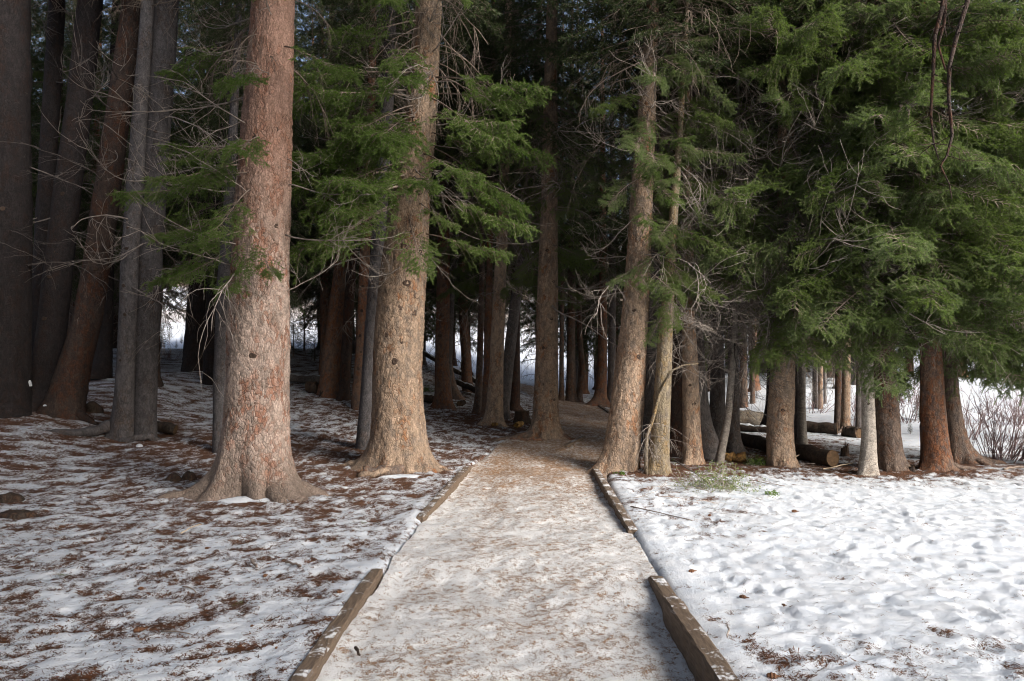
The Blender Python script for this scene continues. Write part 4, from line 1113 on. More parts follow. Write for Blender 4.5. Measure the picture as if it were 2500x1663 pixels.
tries = 0
while tries < 5200 and nb < 118:
    tries += 1
    y = 15.5 + 21.5 * rg.rand() ** 1.1; x = rg.uniform(-.79 * y, .77 * y)
    px = 1250 + FPX * x / y
    if abs(x - pc(y)) < 1.9 and y < 30: continue
    if any(a_ < px < b_ and y < dmax for a_, b_, dmax in WINDOWS): continue
    if px > 1930 and y < 24 + 6 * (px > 2150): continue
    if 1500 < px < 1900 and y < 20: continue
    dm = 1.55 if y < 24 else 1.9
    if any((x - a_) ** 2 + (y - b_) ** 2 < dm * dm for a_, b_ in placed): continue
    z0 = rg.uniform(3.0, 4.2) if y < 26 else rg.uniform(1.8, 3.2)
    if px > 1930: z0 = rg.uniform(1.6, 2.8)
    back_tree(x, y, rg.uniform(14, 20), z0, rg.uniform(.85, 1.2))
# a looser stand beyond the meadow
for i in range(24):
    a_ = math.radians(-40 + 80 * (i + rg.rand()) / 24); d = rg.uniform(105, 150)
    if 370 < 1250 + FPX * math.tan(a_) < 460: continue
    back_tree(d * math.sin(a_), d * math.cos(a_), rg.uniform(10, 17), rg.uniform(.5, 1.5), rg.uniform(1.1, 1.6))

# young firs in the snow gaps
def young_fir(px, py, hpx, d, label):
    p = at(px, py, d); p[2] = float(terr(p[0], d))
    root = empty("young_fir", tuple(p)); tag(root, label, 'young tree', 'young firs in the snow gaps')
    h = hpx * d / FPX
    mb = MB(); mb.tube([(0, 0, -.05), (0, 0, h * .5), (0, 0, h)], [.02 * h, .012 * h, .003], 6); link("trunk", mb.mesh("trunk", M['twig']), root)
    c = link("crown", CROWN[int(px) % 4], root, (0, 0, .12 * h)); s = h / 12.4; c.scale = (s * 1.5, s * 1.5, s * .95)
young_fir(393, 853, 75, 33, "small fir alone on the bright snow in the left gap")
young_fir(443, 845, 26, 40, "tiny fir far out on the snow in the left gap")
young_fir(414, 836, 44, 48, "second small fir farther out in the left snow gap")
young_fir(430, 862, 22, 36, "fir sprout at the edge of the meadow in the left snow gap")
young_fir(716, 905, 110, 27, "young fir just right of the big pink trunk, against snow")
young_fir(742, 905, 130, 29, "taller young fir beside the first, right of the pink trunk")
young_fir(768, 905, 90, 26, "bushy young fir next to the reddish leaning trunk")
young_fir(2245, 1015, 75, 17, "small bright fir between the two right hand trunk groups")
young_fir(2222, 1040, 36, 15, "knee high fir sprout low beside the stout purplish trunk")

# ------------------------------------------------------------------ timbers along the path
def timber(name, label, a_, b_, wdt, zt, h, seed):
    """a squared timber from a to b (x, y), top face zt above the terrain"""
    rg_ = np.random.RandomState(seed)
    a_ = np.array(a_, float); b_ = np.array(b_, float)
    L = np.linalg.norm(b_ - a_); dr = (b_ - a_) / L; nrm = np.array([-dr[1], dr[0]])
    n = max(6, int(L / .09))
    c = .012
    prof = [(-wdt / 2, -h), (-wdt / 2, -c), (-wdt / 2 + c, 0), (-wdt * .15, .002), (wdt * .2, .001), (wdt / 2 - c, 0), (wdt / 2, -c), (wdt / 2, -h)]
    k = len(prof)
    mid = (a_ + b_) / 2; zm = float(terr(*mid)) + zt
    mb = MB(); V_ = []
    za = float(terr(*a_)) + zt; zb_ = float(terr(*b_)) + zt
    for i in range(n + 1):
        s = i / n; p = a_ + (b_ - a_) * s; z = za + (zb_ - za) * s
        endf = min(i, n - i)
        for (o_, dz) in prof:
            q = p + nrm * (o_ + rg_.normal(0, .0035)) + dr * (rg_.normal(0, .006) if endf == 0 else 0)
            V_.append((q[0] - mid[0], q[1] - mid[1], z + dz + rg_.normal(0, .0016) - zm - (.010 if endf == 0 and dz > -.02 else 0)))
    Q = []
    for i in range(n):
        for j in range(k - 1):
            Q.append([i * k + j, (i + 1) * k + j, (i + 1) * k + j + 1, i * k + j + 1])
    mb.add(V_, Q)
    for e in (0, n):
        vv = [V_[e * k + j] for j in range(k)] ; cc = np.mean(vv, 0)
        mb.add(vv + [tuple(cc)], None, [[j, (j + 1) % k, k] for j in range(k)])
    ang = math.atan2(dr[0], dr[1])
    me = mb.mesh(name, M['timber'], smooth=False)
    o = link(name, me, None, (mid[0], mid[1], zm))
    tag(o, label, 'timber edging', 'timbers edging the path')
timber("edging_timber", "nearest timber on the left of the path, flush with the snow", (-1.10, 1.6), (-1.045, 5.35), .10, .03, .16, 1)
timber("edging_timber", "far left timber ending by the roots of the tan spruce", (-.955, 7.1), (-.66, 10.35), .10, .03, .16, 2)
timber("edging_timber", "thick raised timber nearest on the right of the path", (1.05, 1.5), (1.045, 4.55), .115, .085, .24, 3)
timber("edging_timber", "low snowy timber end just beyond the thick raised one", (1.065, 4.35), (1.075, 5.15), .11, .035, .14, 4)
timber("edging_timber", "far right timber running up to the orange lit spruce", (1.16, 6.6), (1.245, 10.3), .10, .03, .16, 5)
q0 = on_ground(1378, 1096); q1 = on_ground(1424, 1072)
timber("edging_timber", "short far timber at the inside of the path bend", q0[:2], q1[:2], .10, .06, .16, 6)
q0 = on_ground(1489, 1011); q1 = on_ground(1458, 990)
timber("edging_timber", "farthest timber beside the reddish trunk at the path crest", q0[:2], q1[:2], .12, .07, .2, 7)

# ------------------------------------------------------------------ logs and stumps
def log(name, label, a_, b_, r, mat, seed, cut=True, cat='log', snow=False, grp='fallen logs among the trees', sag=.8):
    """a_ and b_ are world points (x, y); the log lies on the ground between them"""
    rg_ = np.random.RandomState(seed)
    s = np.linspace(0, 1, 12)
    P = np.stack([a_[0] + (b_[0] - a_[0]) * s, a_[1] + (b_[1] - a_[1]) * s, a_[2] + (b_[2] - a_[2]) * s], 1)
    P += rg_.normal(0, .012, P.shape)
    org = P.mean(0).copy()
    mb = MB(); P -= org
    mb.tube(P, r * np.linspace(1.0, .86, 12) * (1 + rg_.normal(0, .035, 12)), 14, 0, cap=False)
    o = link(name, mb.mesh(name, M[mat]), None, tuple(org)); tag(o, label, cat, grp)
    if cut:
        for e, rr in ((0, 1.0), (-1, .86)):
            cb = MB(); n = 14
            d = (P[0] - P[1]) if e == 0 else (P[-1] - P[-2]); d /= np.linalg.norm(d)
            u = np.cross(d, (0.1, 0.1, 1)); u /= np.linalg.norm(u); v = np.cross(d, u)
            an = np.arange(n) * 2 * math.pi / n
            ring = [P[e] + d * .004 + r * rr * .97 * (math.cos(q) * u + math.sin(q) * v) for q in an]
            ring2 = [P[e] + d * .012 + r * rr * .6 * (math.cos(q) * u + math.sin(q) * v) for q in an]
            vv = ring + ring2 + [P[e] + d * .006]
            cb.add(vv, [[i, (i + 1) % n, n + (i + 1) % n, n + i] for i in range(n)], [[n + i, n + (i + 1) % n, 2 * n] for i in range(n)])
            link("cut_end", cb.mesh("cut_end", M['cutwood']), o)
    if snow:
        sb = MB(); n = 30
        ss = np.linspace(.06, .94, n)
        c_ = np.stack([np.interp(ss, s, P[:, q]) for q in range(3)], 1)
        d = P[-1] - P[0]; nx = np.array([-d[1], d[0], 0]); nx /= np.linalg.norm(nx)
        wv = np.clip(.5 + .5 * fbm(ss * 9, ss * 0, seed, 3), .12, 1)
        rows = []
        for q in range(n):
            for k_ in (-1, -.5, 0, .5, 1):
                th_ = k_ * wv[q] * .95
                rows.append(c_[q] + nx * math.sin(th_) * r * .98 + np.array([0, 0, math.cos(th_) * r * .97 + .035 * (1 - k_ * k_) * wv[q] - .012 * abs(k_)]))
        Q = [[q * 5 + k_, q * 5 + k_ + 1, q * 5 + 5 + k_ + 1, q * 5 + 5 + k_] for q in range(n - 1) for k_ in range(4)]
        sb.add(rows, Q); link("snow_cap", sb.mesh("snow_cap", M['cleansnow']), o)
    return o

def gp(px, py, lift=0., d=None):
    p = on_ground(px, py) if d is None else at(px, py, d)
    return (p[0], p[1], (p[2] if d is not None else float(terr(p[0], p[1]))) + lift)

log("fallen_log", "big dark log with a round sawn end by the broad pinkish trunk", gp(2030, 1137, .12), gp(1770, 1082, .14), .135, 'log_dark', 1, snow=False)
log("fallen_log", "thick pale barkless log behind the slim curved trunk", gp(1860, 1040, .17), gp(1740, 1036, .17), .20, 'log_pale', 2)
log("fallen_log", "reddish brown broken log left of the far trunk pair", gp(2042, 1060, .10), gp(1950, 1052, .12), .14, 'log_dark', 3)
log("fallen_log", "dark log showing right of the far trunk pair", gp(2100, 1069, .09), gp(2060, 1064, .09), .13, 'log_dark', 4)
log("fallen_log", "rotten ochre log at the foot of the slim curved trunk", gp(1822, 1126, .05), gp(1755, 1122, .05), .075, 'log_ochre', 5)
log("fallen_log", "dark splintered log beside the joined grey pair", gp(428, 1060, .07), gp(350, 1045, .08), .10, 'log_dark', 6)
log("fallen_log", "long grey log lying across behind the big pink trunk", gp(790, 938, .12), gp(640, 932, .12), .12, 'bark_grey', 7, snow=True)
log("fallen_log", "snow topped log slanting down behind the clump, upper one", gp(1180, 952, .15), gp(1020, 900, .75), .10, 'log_dark', 8, snow=True)
log("fallen_log", "snow topped log slanting down behind the clump, lower one", gp(1178, 968, .10), gp(1085, 945, .35), .10, 'log_dark', 9, snow=True)
log("fallen_log", "dark log lying behind the foot of the reddish lone trunk", gp(1066, 986, .1), gp(1000, 976, .1), .12, 'log_dark', 10, snow=True)
log("fallen_log", "low dark log under the pale barkless one", gp(1885, 1058, .06), gp(1770, 1050, .06), .09, 'log_dark', 11, snow=True)
log("log_block", "short sawn block lying in the snow left of the clump", gp(1121, 992, .07), gp(1133, 990, .08), .075, 'log_dark', 12, cat='log piece')
log("log_block", "dark sawn block by the foot of the reddish leaning trunk", gp(752, 958, .14), gp(784, 962, .14), .16, 'log_dark', 13, cat='log piece')
log("bark_chunk", "orange chunk of rotten wood at the foot of the clump", gp(1202, 1040, .03), gp(1214, 1040, .03), .045, 'log_ochre', 14, cut=False, cat='wood chunk', grp='rotten wood chunks')
log("bark_chunk", "orange chunk of rotten wood in front of the stump", gp(1260, 1042, .04), gp(1274, 1040, .04), .06, 'log_ochre', 15, cut=False, cat='wood chunk', grp='rotten wood chunks')

def stump(label, px, py, wpx, hpx, seed, jag=.15):
    p = on_ground(px, py); d = p[1]
    r = halfw(wpx, d); h = hpx * d / FPX
    rg_ = np.random.RandomState(seed); n = 18
    an = np.arange(n) * 2 * math.pi / n
    lob = 1 + .12 * np.cos(an * 5 + 1) + rg_.normal(0, .04, n)
    mb = MB(); rows = []
    tops = h * (1 + jag * rg_.normal(0, .5, n))
    for (f, s) in ((-.15, 1.3), (.1, 1.16), (.35, 1.02), (.7, .95), (1.0, .92)):
        rr = r * s * lob
        rows += [(rr[i] * math.cos(an[i]), rr[i] * math.sin(an[i]), f * tops[i] if f > 0 else f * h) for i in range(n)]
    Q = [[k_ * n + i, k_ * n + (i + 1) % n, (k_ + 1) * n + (i + 1) % n, (k_ + 1) * n + i] for k_ in range(4) for i in range(n)]
    mb.add(rows, Q)
    o = link("tree_stump", mb.mesh("tree_stump", M['log_dark']), None, tuple(p)); tag(o, label, 'stump', 'tree stumps')
    cb = MB()
    cb.add([(x_ * .985, y_ * .985, z_ - .004) for (x_, y_, z_) in rows[-n:]] + [(0, 0, h * .9)], None, [[i, (i + 1) % n, n] for i in range(n)])
    link("cut_top", cb.mesh("cut_top", M['cutwood']), o)
stump("squat dark stump between the clump and the rust brown spruce", 1274, 1031, 34, 27, 1, .08)
stump("small splintered stump right of the sawn log", 2062, 1116, 17, 24, 2, .7)
stump("stubby root stump beside the foot of the stout purplish spruce", 2226, 1150, 14, 11, 3, .3)
stump("tiny broken stump in front of the reddish leaning trunk", 790, 968, 16, 12, 4, .3)

# bare root humps poking out of the snow on the left
def hump(label, px, py, wpx, hpx, seed):
    p = on_ground(px, py); d = p[1]; a_ = halfw(wpx, d); h = hpx * d / FPX
    mb = MB(); n = 20; rows = []
    for k_ in range(7):
        f = k_ / 6
        for i in range(n):
            q = i * 2 * math.pi / n
            rr = math.cos(f * math.pi / 2) * (1 + .22 * float(perlin(math.cos(q) * 1.7 + seed, math.sin(q) * 1.7 + f, seed)))
            rows.append((a_ * rr * math.cos(q), a_ * .6 * rr * math.sin(q), -.05 + (h + .05) * math.sin(f * math.pi / 2) * (1 + .2 * float(perlin(math.cos(q) * 2, f * 3 + seed, seed)))))
    mb.add(rows, [[k_ * n + i, k_ * n + (i + 1) % n, (k_ + 1) * n + (i + 1) % n, (k_ + 1) * n + i] for k_ in range(6) for i in range(n)])
    o = link("root_hump", mb.mesh("root_hump", M['log_dark']), None, (p[0], p[1], gz(p[0], p[1]))); tag(o, label, 'tree root', 'bare roots in the snow')
hump("dark root hump left of the big pink trunk, with a snow patch", 424, 1172, 44, 16, 1)
hump("second root hump behind the first, nearer the pink trunk", 462, 1166, 40, 18, 2)
hump("low mossy root hump cut by the left edge", 22, 1222, 70, 18, 3)
hump("long low root cut by the left edge, nearest the camera", 40, 1262, 110, 18, 4)
hump("dark mound of earth at the foot of the leaning trunk", 226, 1003, 52, 20, 5)

# ------------------------------------------------------------------ shrubs
def willow(label, px, py, wpx, hpx, n, seed):
    p = on_ground(px, py); d = p[1]; h = hpx * d / FPX; wd = wpx * d / FPX
    rg_ = np.random.RandomState(seed); mb = MB()
    def stem(q, dr, ln, w_, dep):
        pts = [q]; dr = dr / np.linalg.norm(dr)
        for _ in range(6):
            dr = dr + rg_.normal(0, .10, 3); dr[2] += .05; dr /= np.linalg.norm(dr); pts.append(pts[-1] + dr * ln / 6)
        mb.tube(pts, np.linspace(w_, w_ * .35, 7), 4 if w_ > .006 else 3, 0, cap=False)
        if dep:
            for _ in range(rg_.randint(2, 6)):
                k_ = rg_.randint(1, 6); stem(pts[k_], dr + rg_.normal(0, .45, 3), ln * rg_.uniform(.25, .6), w_ * .55, dep - 1)
    for i in range(n):
        q = np.array([rg_.normal(0, wd * .14), rg_.normal(0, wd * .12), -.03])
        stem(q, np.array([q[0] / wd * 3 + rg_.normal(0, .22), q[1] / wd * 2 + rg_.normal(0, .2), 1.0]), h * rg_.uniform(.55, 1.05), .009, 2)
    o = link("willow_shrub", mb.mesh("willow_shrub", M['willow']), None, (p[0], p[1], p[2])); tag(o, label, 'shrub', 'bare willow shrubs on the snow')
willow("dense bare willow shrub at the right edge of the snow", 2440, 1122, 190, 150, 46, 1)
willow("sparse bare willow leaning left of the dense one", 2365, 1075, 120, 105, 10, 2)
willow("pale thicket of bare twigs between the right trunk groups", 2215, 1030, 120, 130, 26, 3)
willow("bare twig thicket far back behind the dense willow", 2470, 1035, 200, 110, 30, 4)
willow("thin bare thicket behind the thin orange trunk", 1985, 1010, 90, 60, 12, 6)
willow("bare thicket between the far pair and the whitish trunk", 2085, 1005, 60, 70, 12, 7)
willow("low bare twigs on the snow behind the rust orange spruce", 2225, 985, 110, 60, 16, 8)
willow("bare twigs low in the left snow gap", 415, 878, 60, 30, 10, 9)
willow("faint bare thicket behind the far trunk pair", 2085, 1040, 70, 60, 14, 5)

def leafy(name, label, px, py, wpx, hpx, n, seed, cat='shrub', mat='juniper'):
    p = on_ground(px, py); d = p[1]; h = hpx * d / FPX; wd = wpx * d / FPX
    rg_ = np.random.RandomState(seed); mb = MB()
    for i in range(n):
        q = np.array([rg_.normal(0, wd * .16), rg_.normal(0, wd * .13), -.01])
        pts = [q]; dr = np.array([rg_.normal(0, .9), rg_.normal(0, .8), rg_.uniform(.15, .8)]); dr /= np.linalg.norm(dr)
        ln = wd * rg_.uniform(.16, .42)
        for _ in range(5):
            dr = dr + rg_.normal(0, .28, 3); dr /= np.linalg.norm(dr); nx = pts[-1] + dr * ln / 5; nx[2] = min(max(nx[2], .0), h * 1.1); pts.append(nx)
        pts = np.array(pts)
        mb.tube(pts, np.linspace(.004, .0015, 6), 3, 0, cap=False)
        m_ = rg_.randint(10, 26)
        c_ = pts[rg_.randint(2, 6, m_)] + rg_.normal(0, .018, (m_, 3))
        u = rg_.normal(size=(m_, 3)); u /= np.linalg.norm(u, axis=1)[:, None]; v = np.cross(u, rg_.normal(size=(m_, 3))); v /= np.linalg.norm(v, axis=1)[:, None]
        sz = rg_.uniform(.008, .017, (m_, 1))
        vv = np.stack([c_ - u * sz, c_ + v * sz * .5, c_ + u * sz, c_ - v * sz * .5], 1).reshape(-1, 3)
        mb.add(vv, np.arange(len(vv)).reshape(-1, 4), None, 1)
    o = link(name, mb.mesh(name, [M['deadwood'], M[mat]]), None, (p[0], p[1], gz(p[0], p[1]))); tag(o, label, cat, 'low green shrubs in the snow')
leafy("juniper_shrub", "low spreading yellow green juniper on the snow right of the path", 1752, 1192, 210, 60, 120, 1)
leafy("juniper_shrub", "dark green low shrub between ochre log and pinkish trunk", 1850, 1130, 80, 40, 60, 2, mat='needles_bright')
leafy("juniper_shrub", "green low shrub in the shade by the reddish lone trunk", 1035, 955, 50, 24, 60, 3, mat='needles_bright')
leafy("juniper_shrub", "few green sprouts at the foot of the orange lit spruce", 1518, 1160, 22, 12, 12, 4, mat='needles_bright')
leafy("juniper_shrub", "tiny green sprouts right of the yellow green juniper", 1884, 1212, 40, 14, 12, 5, mat='needles_bright')

# bent dead sapling in front of the ochre trunk
d = 9.95
p0 = at(1578, 1158, d)
root = empty("dead_sapling", tuple(p0)); tag(root, "crooked pale dead sapling bending right before the ochre trunk", 'dead tree')
path_ = [(1578, 1160), (1577, 1110), (1579, 1065), (1590, 1035), (1600, 1003), (1610, 965), (1622, 938), (1643, 903), (1668, 892), (1705, 888)]
pts = np.array([at(px, py, d - .0) for px, py in path_]) - p0
mb = MB(); mb.tube(pts, np.interp(np.arange(10), [0, 2, 9], [.030, .030, .008]), 8); link("trunk", mb.mesh("trunk", M['bark_ochre']), root)
rg = np.random.RandomState(77)
for i in range(9):
    q = pts[rg.randint(2, 4)]
    place_branch(root, DEAD[rg.randint(2)][rg.randint(6)], "dead_branch", tuple(q), rg.uniform(-3.1, 0.2), math.radians(rg.uniform(-60, 0)), rg.uniform(.2, .4))

# dark twisted dead limbs hanging into the picture at the top right, from the tree outside the frame
def hang(pathpx, d, r0, r1):
    root = trees['OUT0'][0]; lp = np.array(root.location)
    pts = np.array([at(px, py, d) for px, py in pathpx]) - lp
    mb = MB(); mb.tube(pts, np.linspace(r0, r1, len(pts)), 7)
    rg_ = np.random.RandomState(len(pathpx))
    for _ in range(12):
        k_ = rg_.randint(1, len(pts) - 1); q = pts[k_]; e = q + np.array([rg_.normal(0, .16), rg_.normal(0, .12), -.08])
        mb.tube([q, (q + e) / 2 + rg_.normal(0, .02, 3), e], [.006, .004, .002], 4)
    link("hanging_limb", mb.mesh("hanging_limb", M['bark_dim']), root)
hang([(2316, -60), (2300, 20), (2282, 90), (2278, 180), (2272, 280), (2280, 350), (2292, 390)], 6.2, .024, .005)
hang([(2375, -60), (2360, 10), (2338, 80), (2318, 160), (2316, 240), (2325, 330), (2312, 380), (2296, 405), (2318, 450), (2324, 485)], 6.1, .024, .004)
hang([(2312, -60), (2305, 60), (2290, 110), (2308, 170)], 6.25, .017, .008)

# ------------------------------------------------------------------ small things on the snow
def cone_mesh(seed):
    rg_ = np.random.RandomState(seed); mb = MB(); n = 8; rows = []
    m_ = 9
    for k_ in range(m_ + 1):
        f = k_ / m_; rr = math.sin(min(1, f * 1.15 + .12) * math.pi * .93) * .42 + .03
        rr *= 1.16 if k_ % 2 else .86
        for i in range(n):
            q = i * 2 * math.pi / n + (k_ % 2) * .39
            rows.append((f - .5, rr * .5 * math.cos(q) * (1 + rg_.normal(0, .06)), rr * .5 * math.sin(q)))
    mb.add(rows, [[k_ * n + i, k_ * n + (i + 1) % n, (k_ + 1) * n + (i + 1) % n, (k_ + 1) * n + i] for k_ in range(m_) for i in range(n)])
    return mb.mesh("spruce_cone", M['cone'], smooth=False)
CM = [cone_mesh(i) for i in range(3)]
CONES = [(648, 1411, 16, 75, "bright cone below the two short sticks on the left snow"),
         (342, 1543, 26, 25, "largest cone lying alone on the lower left snow"),
         (346, 1442, 15, 15, "cone upper left of the largest one on the left snow"),
         (518, 1394, 11, 30, "small cone left of the two short sticks"),
         (675, 1585, 10, 80, "small dark cone beside the left timber near the bottom"),
         (537, 1620, 12, 60, "dark cone near the bottom edge of the left snow"),
         (831, 1448, 17, 35, "pale brown cone touching the near left timber"),
         (616, 1530, 10, 50, "small reddish cone between the left timber and the largest cone"),
         (507, 1342, 12, 10, "small cone in the needle patch below the big pink trunk"),
         (821, 1613, 15, 70, "cone on the path inside the near left timber"),
         (1817, 1462, 20, -35, "long reddish cone on the bright snow right of the thick timber"),
         (1915, 1480, 11, -50, "short dark cone right of the long reddish one"),
         (1691, 1400, 17, 5, "brown cone beyond the far end of the thick timber"),
         (1890, 1657, 30, -20, "big cone cut by the bottom edge right of the thick timber"),
         (1942, 1252, 15, -10, "dark slim cone on the upper right snow"),
         (1734, 1260, 11, 15, "small cone below the yellow green juniper"),
         (1605, 1507, 12, 60, "cone lying on the path against the thick timber"),
         (1620, 1526, 12, 30, "lower of the two cones on the path against the thick timber"),
         (1676, 1610, 14, 20, "cone on the path near the bottom beside the thick timber")]
for i, (px, py, s, az, lab) in enumerate(CONES):
    p = on_ground(px, py, True); L = s * p[1] / FPX * 1.15
    z = gz(p[0], p[1]) + L * .16
    if abs(p[0] - pc(p[1])) < 1.0: z += .03
    o = link("spruce_cone", CM[i % 3], None, (p[0], p[1], z)); o.scale = (L, L, L); o.rotation_euler = (rg.uniform(0, 6), rg.uniform(-.1, .1), math.radians(az))
    tag(o, lab, 'cone', 'spruce cones lying on the snow')

def stick(label, pp, r, mat, lift=.01, grp='sticks lying on the snow'):
    P = []
    for (px, py) in pp:
        q = on_ground(px, py, True); P.append((q[0], q[1], max(gz(q[0], q[1]), 0 if abs(q[0] - pc(q[1])) > 1 else -.035) + lift + r * .6))
    P = np.array(P)
    s = np.linspace(0, 1, 9); PP = np.stack([np.interp(s, np.linspace(0, 1, len(P)), P[:, c]) for c in range(3)], 1)
    PP += np.random.RandomState(int(pp[0][0])).normal(0, r * .35, PP.shape)
    org = PP.mean(0).copy()
    mb = MB(); mb.tube(PP - org, np.linspace(r, r * .75, 9), 7)
    tag(link("stick", mb.mesh("stick", M[mat]), None, tuple(org)), label, 'stick', grp)
stick("short dark broken stick, left of the pair on the left snow", [(613, 1380), (628, 1395)], .011, 'twig')
stick("longer broken stick with a pale end, right of the pair", [(697, 1379), (716, 1384), (735, 1390)], .010, 'twig')
stick("thin straw coloured stick in front of the big pink trunk", [(442, 1308), (466, 1294), (492, 1282)], .006, 'bleached')
stick("black crooked stick on the path near the bottom left", [(868, 1614), (872, 1622), (876, 1634)], .009, 'knot')
stick("thin grey twig on the lower left snow", [(395, 1547), (430, 1551), (463, 1555)], .005, 'twig')
stick("thin curved twig left of the near timber", [(447, 1436), (470, 1445), (478, 1456)], .005, 'twig')
stick("upright curled twig beside the thick right timber", [(1775, 1540), (1779, 1556), (1776, 1570)], .006, 'deadwood', .03)
stick("fallen bare branch pointing from the ochre trunk to the juniper", [(1640, 1130), (1690, 1165), (1735, 1195)], .011, 'deadwood', .06)
stick("long thin twig on the snow before the orange lit spruce", [(1540, 1240), (1610, 1256), (1690, 1275)], .006, 'twig')
stick("thin dark twig right of the juniper", [(1830, 1176), (1880, 1186), (1916, 1190)], .006, 'twig')
stick("bleached branch arching beside the sawn log", [(1915, 1140), (1965, 1118), (2010, 1128)], .012, 'bleached', .08)
stick("bleached twig lying before the whitish trunk", [(2010, 1152), (2050, 1142), (2085, 1136)], .009, 'bleached', .03)
stick("dark thin stick along the snow far right", [(2450, 1148), (2480, 1145), (2515, 1143)], .018, 'twig', .01)

# heap of dead twigs round the foot of the ochre trunk: each branch lies on its own
BR = [(1545, 1235, 20, .35), (1600, 1228, -15, .4), (1640, 1216, 30, .36), (1665, 1200, -40, .4), (1590, 1196, 5, .36), (1700, 1236, 12, .34), (1720, 1250, -25, .32), (1560, 1178, 160, .4), (1640, 1170, -60, .4), (1950, 1150, 10, .36), (1990, 1140, 150, .4), (1925, 1150, 60, .3)]
wh = ["left of the heap", "front of the heap", "middle of the heap", "right side of the heap", "close to the ochre trunk", "in front of the juniper", "below the juniper stems", "against the orange lit spruce", "right of the ochre trunk", "under the sawn log end", "leaning on the sawn log", "at the foot of the broad pinkish trunk"]
for i, (px, py, az, s) in enumerate(BR):
    p = on_ground(px, py)
    o = link("fallen_branch", DEAD[i % 2][i % 6], None, (p[0], p[1], gz(p[0], p[1]) + .06))
    o.rotation_euler = (rg.uniform(0, 6), .15, math.radians(az)); o.scale = (s, s, s * .6)
    tag(o, "bare fallen twig branch " + wh[i], 'branch', 'fallen twig branches')

# green sprigs broken off the trees
SPR = [(858, 1280, .16, 20, "green sprig lying near the far left timber"), (349, 1306, .10, 60, "green sprig tuft in the needles on the left snow"), (115, 1412, .14, 10, "dull green sprig by the left edge"),
       (578, 1487, .12, 100, "dark green sprig below the sticks on the left snow"), (1404, 1616, .16, -55, "green sprig lying on the path near the bottom")]
SM = build_bough(501, .5, 7, sub=False, nd=900, nlen=.022, nwid=.0034, droop=.05, lift=0, bare=.1).mesh("sprig", [M['twig'], M['needles_bright']])
for (px, py, L, az, lab) in SPR:
    p = on_ground(px, py, True)
    o = link("green_sprig", SM, None, (p[0], p[1], gz(p[0], p[1]) + (.05 if abs(p[0] - pc(p[1])) < 1 else .015))); o.scale = (L * 2,) * 3; o.rotation_euler = (0, 0, math.radians(az))
    tag(o, lab, 'sprig', 'green sprigs on the ground')

# snow lodged on the trunks and roots
def snow_lump(label, p, sx, sy, sz):
    mb = MB(); n = 24; rows = []
    for k_ in range(6):
        f = k_ / 5
        for i in range(n):
            q = i * 2 * math.pi / n; rr = math.cos(f * math.pi / 2) * (1 + .16 * math.sin(3 * q + p[0]) + .10 * math.sin(7 * q + p[1]))
            rows.append((sx * rr * math.cos(q), sy * rr * math.sin(q), sz * (math.sin(f * math.pi / 2) - .2)))
    mb.add(rows, [[k_ * n + i, k_ * n + (i + 1) % n, (k_ + 1) * n + (i + 1) % n, (k_ + 1) * n + i] for k_ in range(5) for i in range(n)])
    tag(link("snow_lump", mb.mesh("snow_lump", M['snow']), None, tuple(p)), label, 'snow', 'clean snow caught on roots')
p = on_ground(606, 1222); snow_lump("smooth snow drift against the front of the big pink trunk", (p[0], p[1] + .04, p[2] - .02), .36, .22, .075)
p = on_ground(722, 1190); snow_lump("snow streak behind the right root of the big pink trunk", (p[0], p[1] + .05, p[2] + .02), .10, .05, .05)
p = on_ground(990, 1160); snow_lump("snow patch below the root of the tan spruce", (p[0], p[1] - .08, p[2] - .02), .32, .10, .05)
p = on_ground(1052, 1150); snow_lump("bright snow patch right of the tan spruce foot", (p[0], p[1], p[2]), .09, .06, .06)
p = on_ground(362, 1094); snow_lump("white snow dab on the root of the joined grey pair", (p[0], p[1] - .28, p[2] + .06), .05, .04, .05)
p = at(109, 991, 12.0); snow_lump("round snow dab on the foot of the leaning trunk", tuple(p), .025, .03, .03)
p = at(70, 940, 12.3); snow_lump("snow wedge between the edge trunk and its neighbour", tuple(p), .05, .05, .12)

# small red panel far behind the trunks on the right
p = gp(1831, 985, 0, 26)
mb = MB()
bx = np.array([(-.07, -.02, -.02), (.07, -.02, -.02), (.07, .02, -.02), (-.07, .02, -.02), (-.07, -.02, .24), (.07, -.02, .24), (.07, .02, .24), (-.07, .02, .24)])
mb.add(bx, [[0, 1, 5, 4], [1, 2, 6, 5], [2, 3, 7, 6], [3, 0, 4, 7], [4, 5, 6, 7], [3, 2, 1, 0]])
gnd = float(terr(p[0], p[1]))
o = link("red_marker", mb.mesh("red_marker", M['red'], False), None, p); tag(o, "small red marker glimpsed between the trunks behind the pale log", 'marker')
mb = MB(); mb.tube([(0, .03, gnd - p[2] - .1), (0, .03, .1)], [.03, .03], 6); link("post", mb.mesh("post", M['twig']), o)

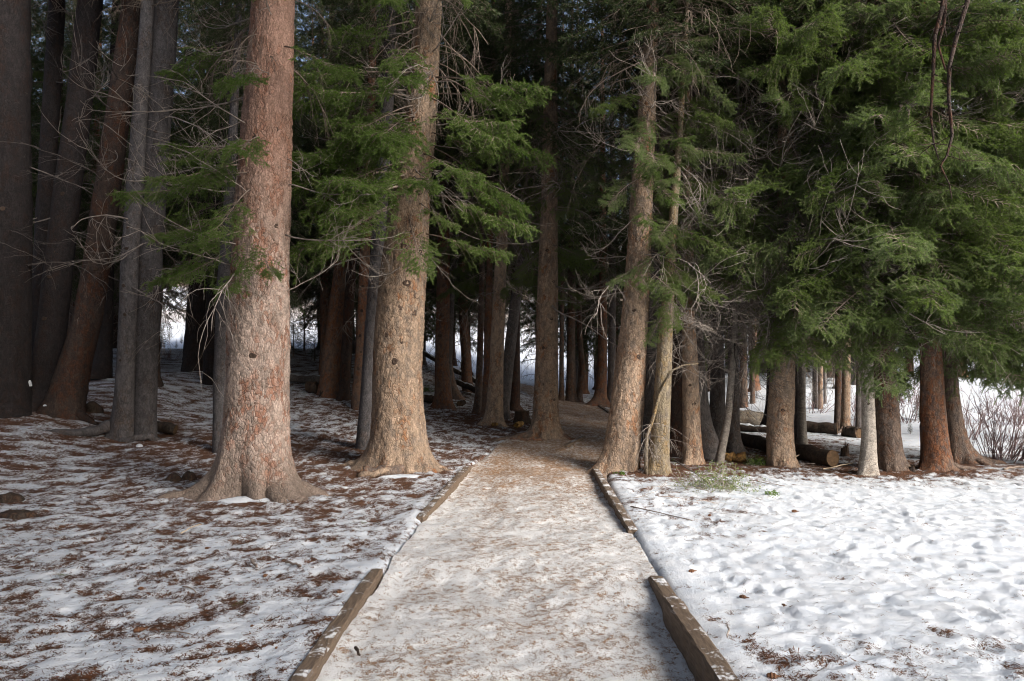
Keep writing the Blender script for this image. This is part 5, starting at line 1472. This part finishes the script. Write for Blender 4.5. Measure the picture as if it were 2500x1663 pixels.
# loose needle litter: flakes lying on the snow wherever the cover is dense
rg = np.random.RandomState(88)
n = 240000
yy = 2.3 * np.exp(rg.rand(n) * math.log(13 / 2.3)); xx = rg.uniform(-.80, .80, n) * yy
ji = np.clip(np.searchsorted(XS, xx) - 1, 0, len(XS) - 2); ii = np.clip(np.searchsorted(YS, yy) - 1, 0, len(YS) - 2)
lv = LIT[ii, ji]
keep = (rg.rand(n) < np.clip((lv - .36) * 2.2, .012, .8)) & (np.abs(xx - pc(yy)) > 1.12)
xx, yy, ii, ji = xx[keep][:60000], yy[keep][:60000], ii[keep][:60000], ji[keep][:60000]
zz = GZ[ii, ji] + .004 + rg.rand(len(xx)) * .006
fx_ = (xx - XS[ji]) / (XS[ji + 1] - XS[ji]); fy_ = (yy - YS[ii]) / (YS[ii + 1] - YS[ii])
zz = (GZ[ii, ji] * (1 - fx_) + GZ[ii, ji + 1] * fx_) * (1 - fy_) + (GZ[ii + 1, ji] * (1 - fx_) + GZ[ii + 1, ji + 1] * fx_) * fy_ + .004
an = rg.uniform(0, 6.28, len(xx)); ln = rg.uniform(.008, .028, len(xx)); wd = rg.uniform(.0015, .005, len(xx))
tl = rg.normal(0, .006, (len(xx), 2))
c_, s_ = np.cos(an), np.sin(an)
v = np.stack([np.stack([xx - c_ * ln - s_ * wd, yy - s_ * ln + c_ * wd, zz + tl[:, 0].clip(0)], 1), np.stack([xx - c_ * ln + s_ * wd, yy - s_ * ln - c_ * wd, zz + tl[:, 0].clip(0)], 1),
              np.stack([xx + c_ * ln, yy + s_ * ln, zz + .004 + tl[:, 1].clip(0)], 1)], 1).reshape(-1, 3)
mb = MB(); mb.add(v, None, np.arange(len(v)).reshape(-1, 3))
tag(link("needle_litter", mb.mesh("needle_litter", M['litter'])), "loose brown spruce needles scattered over the old snow", 'litter', kind='stuff')
# background trees that would share a label are told apart by their place among each other
same = {}
for o in bpy.data.objects:
    if o.name.startswith("background_spruce"):
        same.setdefault(o['label'], []).append(o)
for lab, os_ in same.items():
    if len(os_) > 1:
        os_.sort(key=lambda o: o.location.x / o.location.y)
        words_ = {2: ("left-hand", "right-hand"), 3: ("leftmost", "middle", "rightmost"), 4: ("leftmost", "second", "third", "rightmost"), 5: ("leftmost", "second", "middle", "fourth", "rightmost"), 6: ("leftmost", "second", "third", "fourth", "fifth", "rightmost")}.get(len(os_), ())
        for o, w_ in zip(os_, words_):
            o['label'] = w_ + " " + lab
print("background trees", nb, "objects", len(bpy.data.objects))
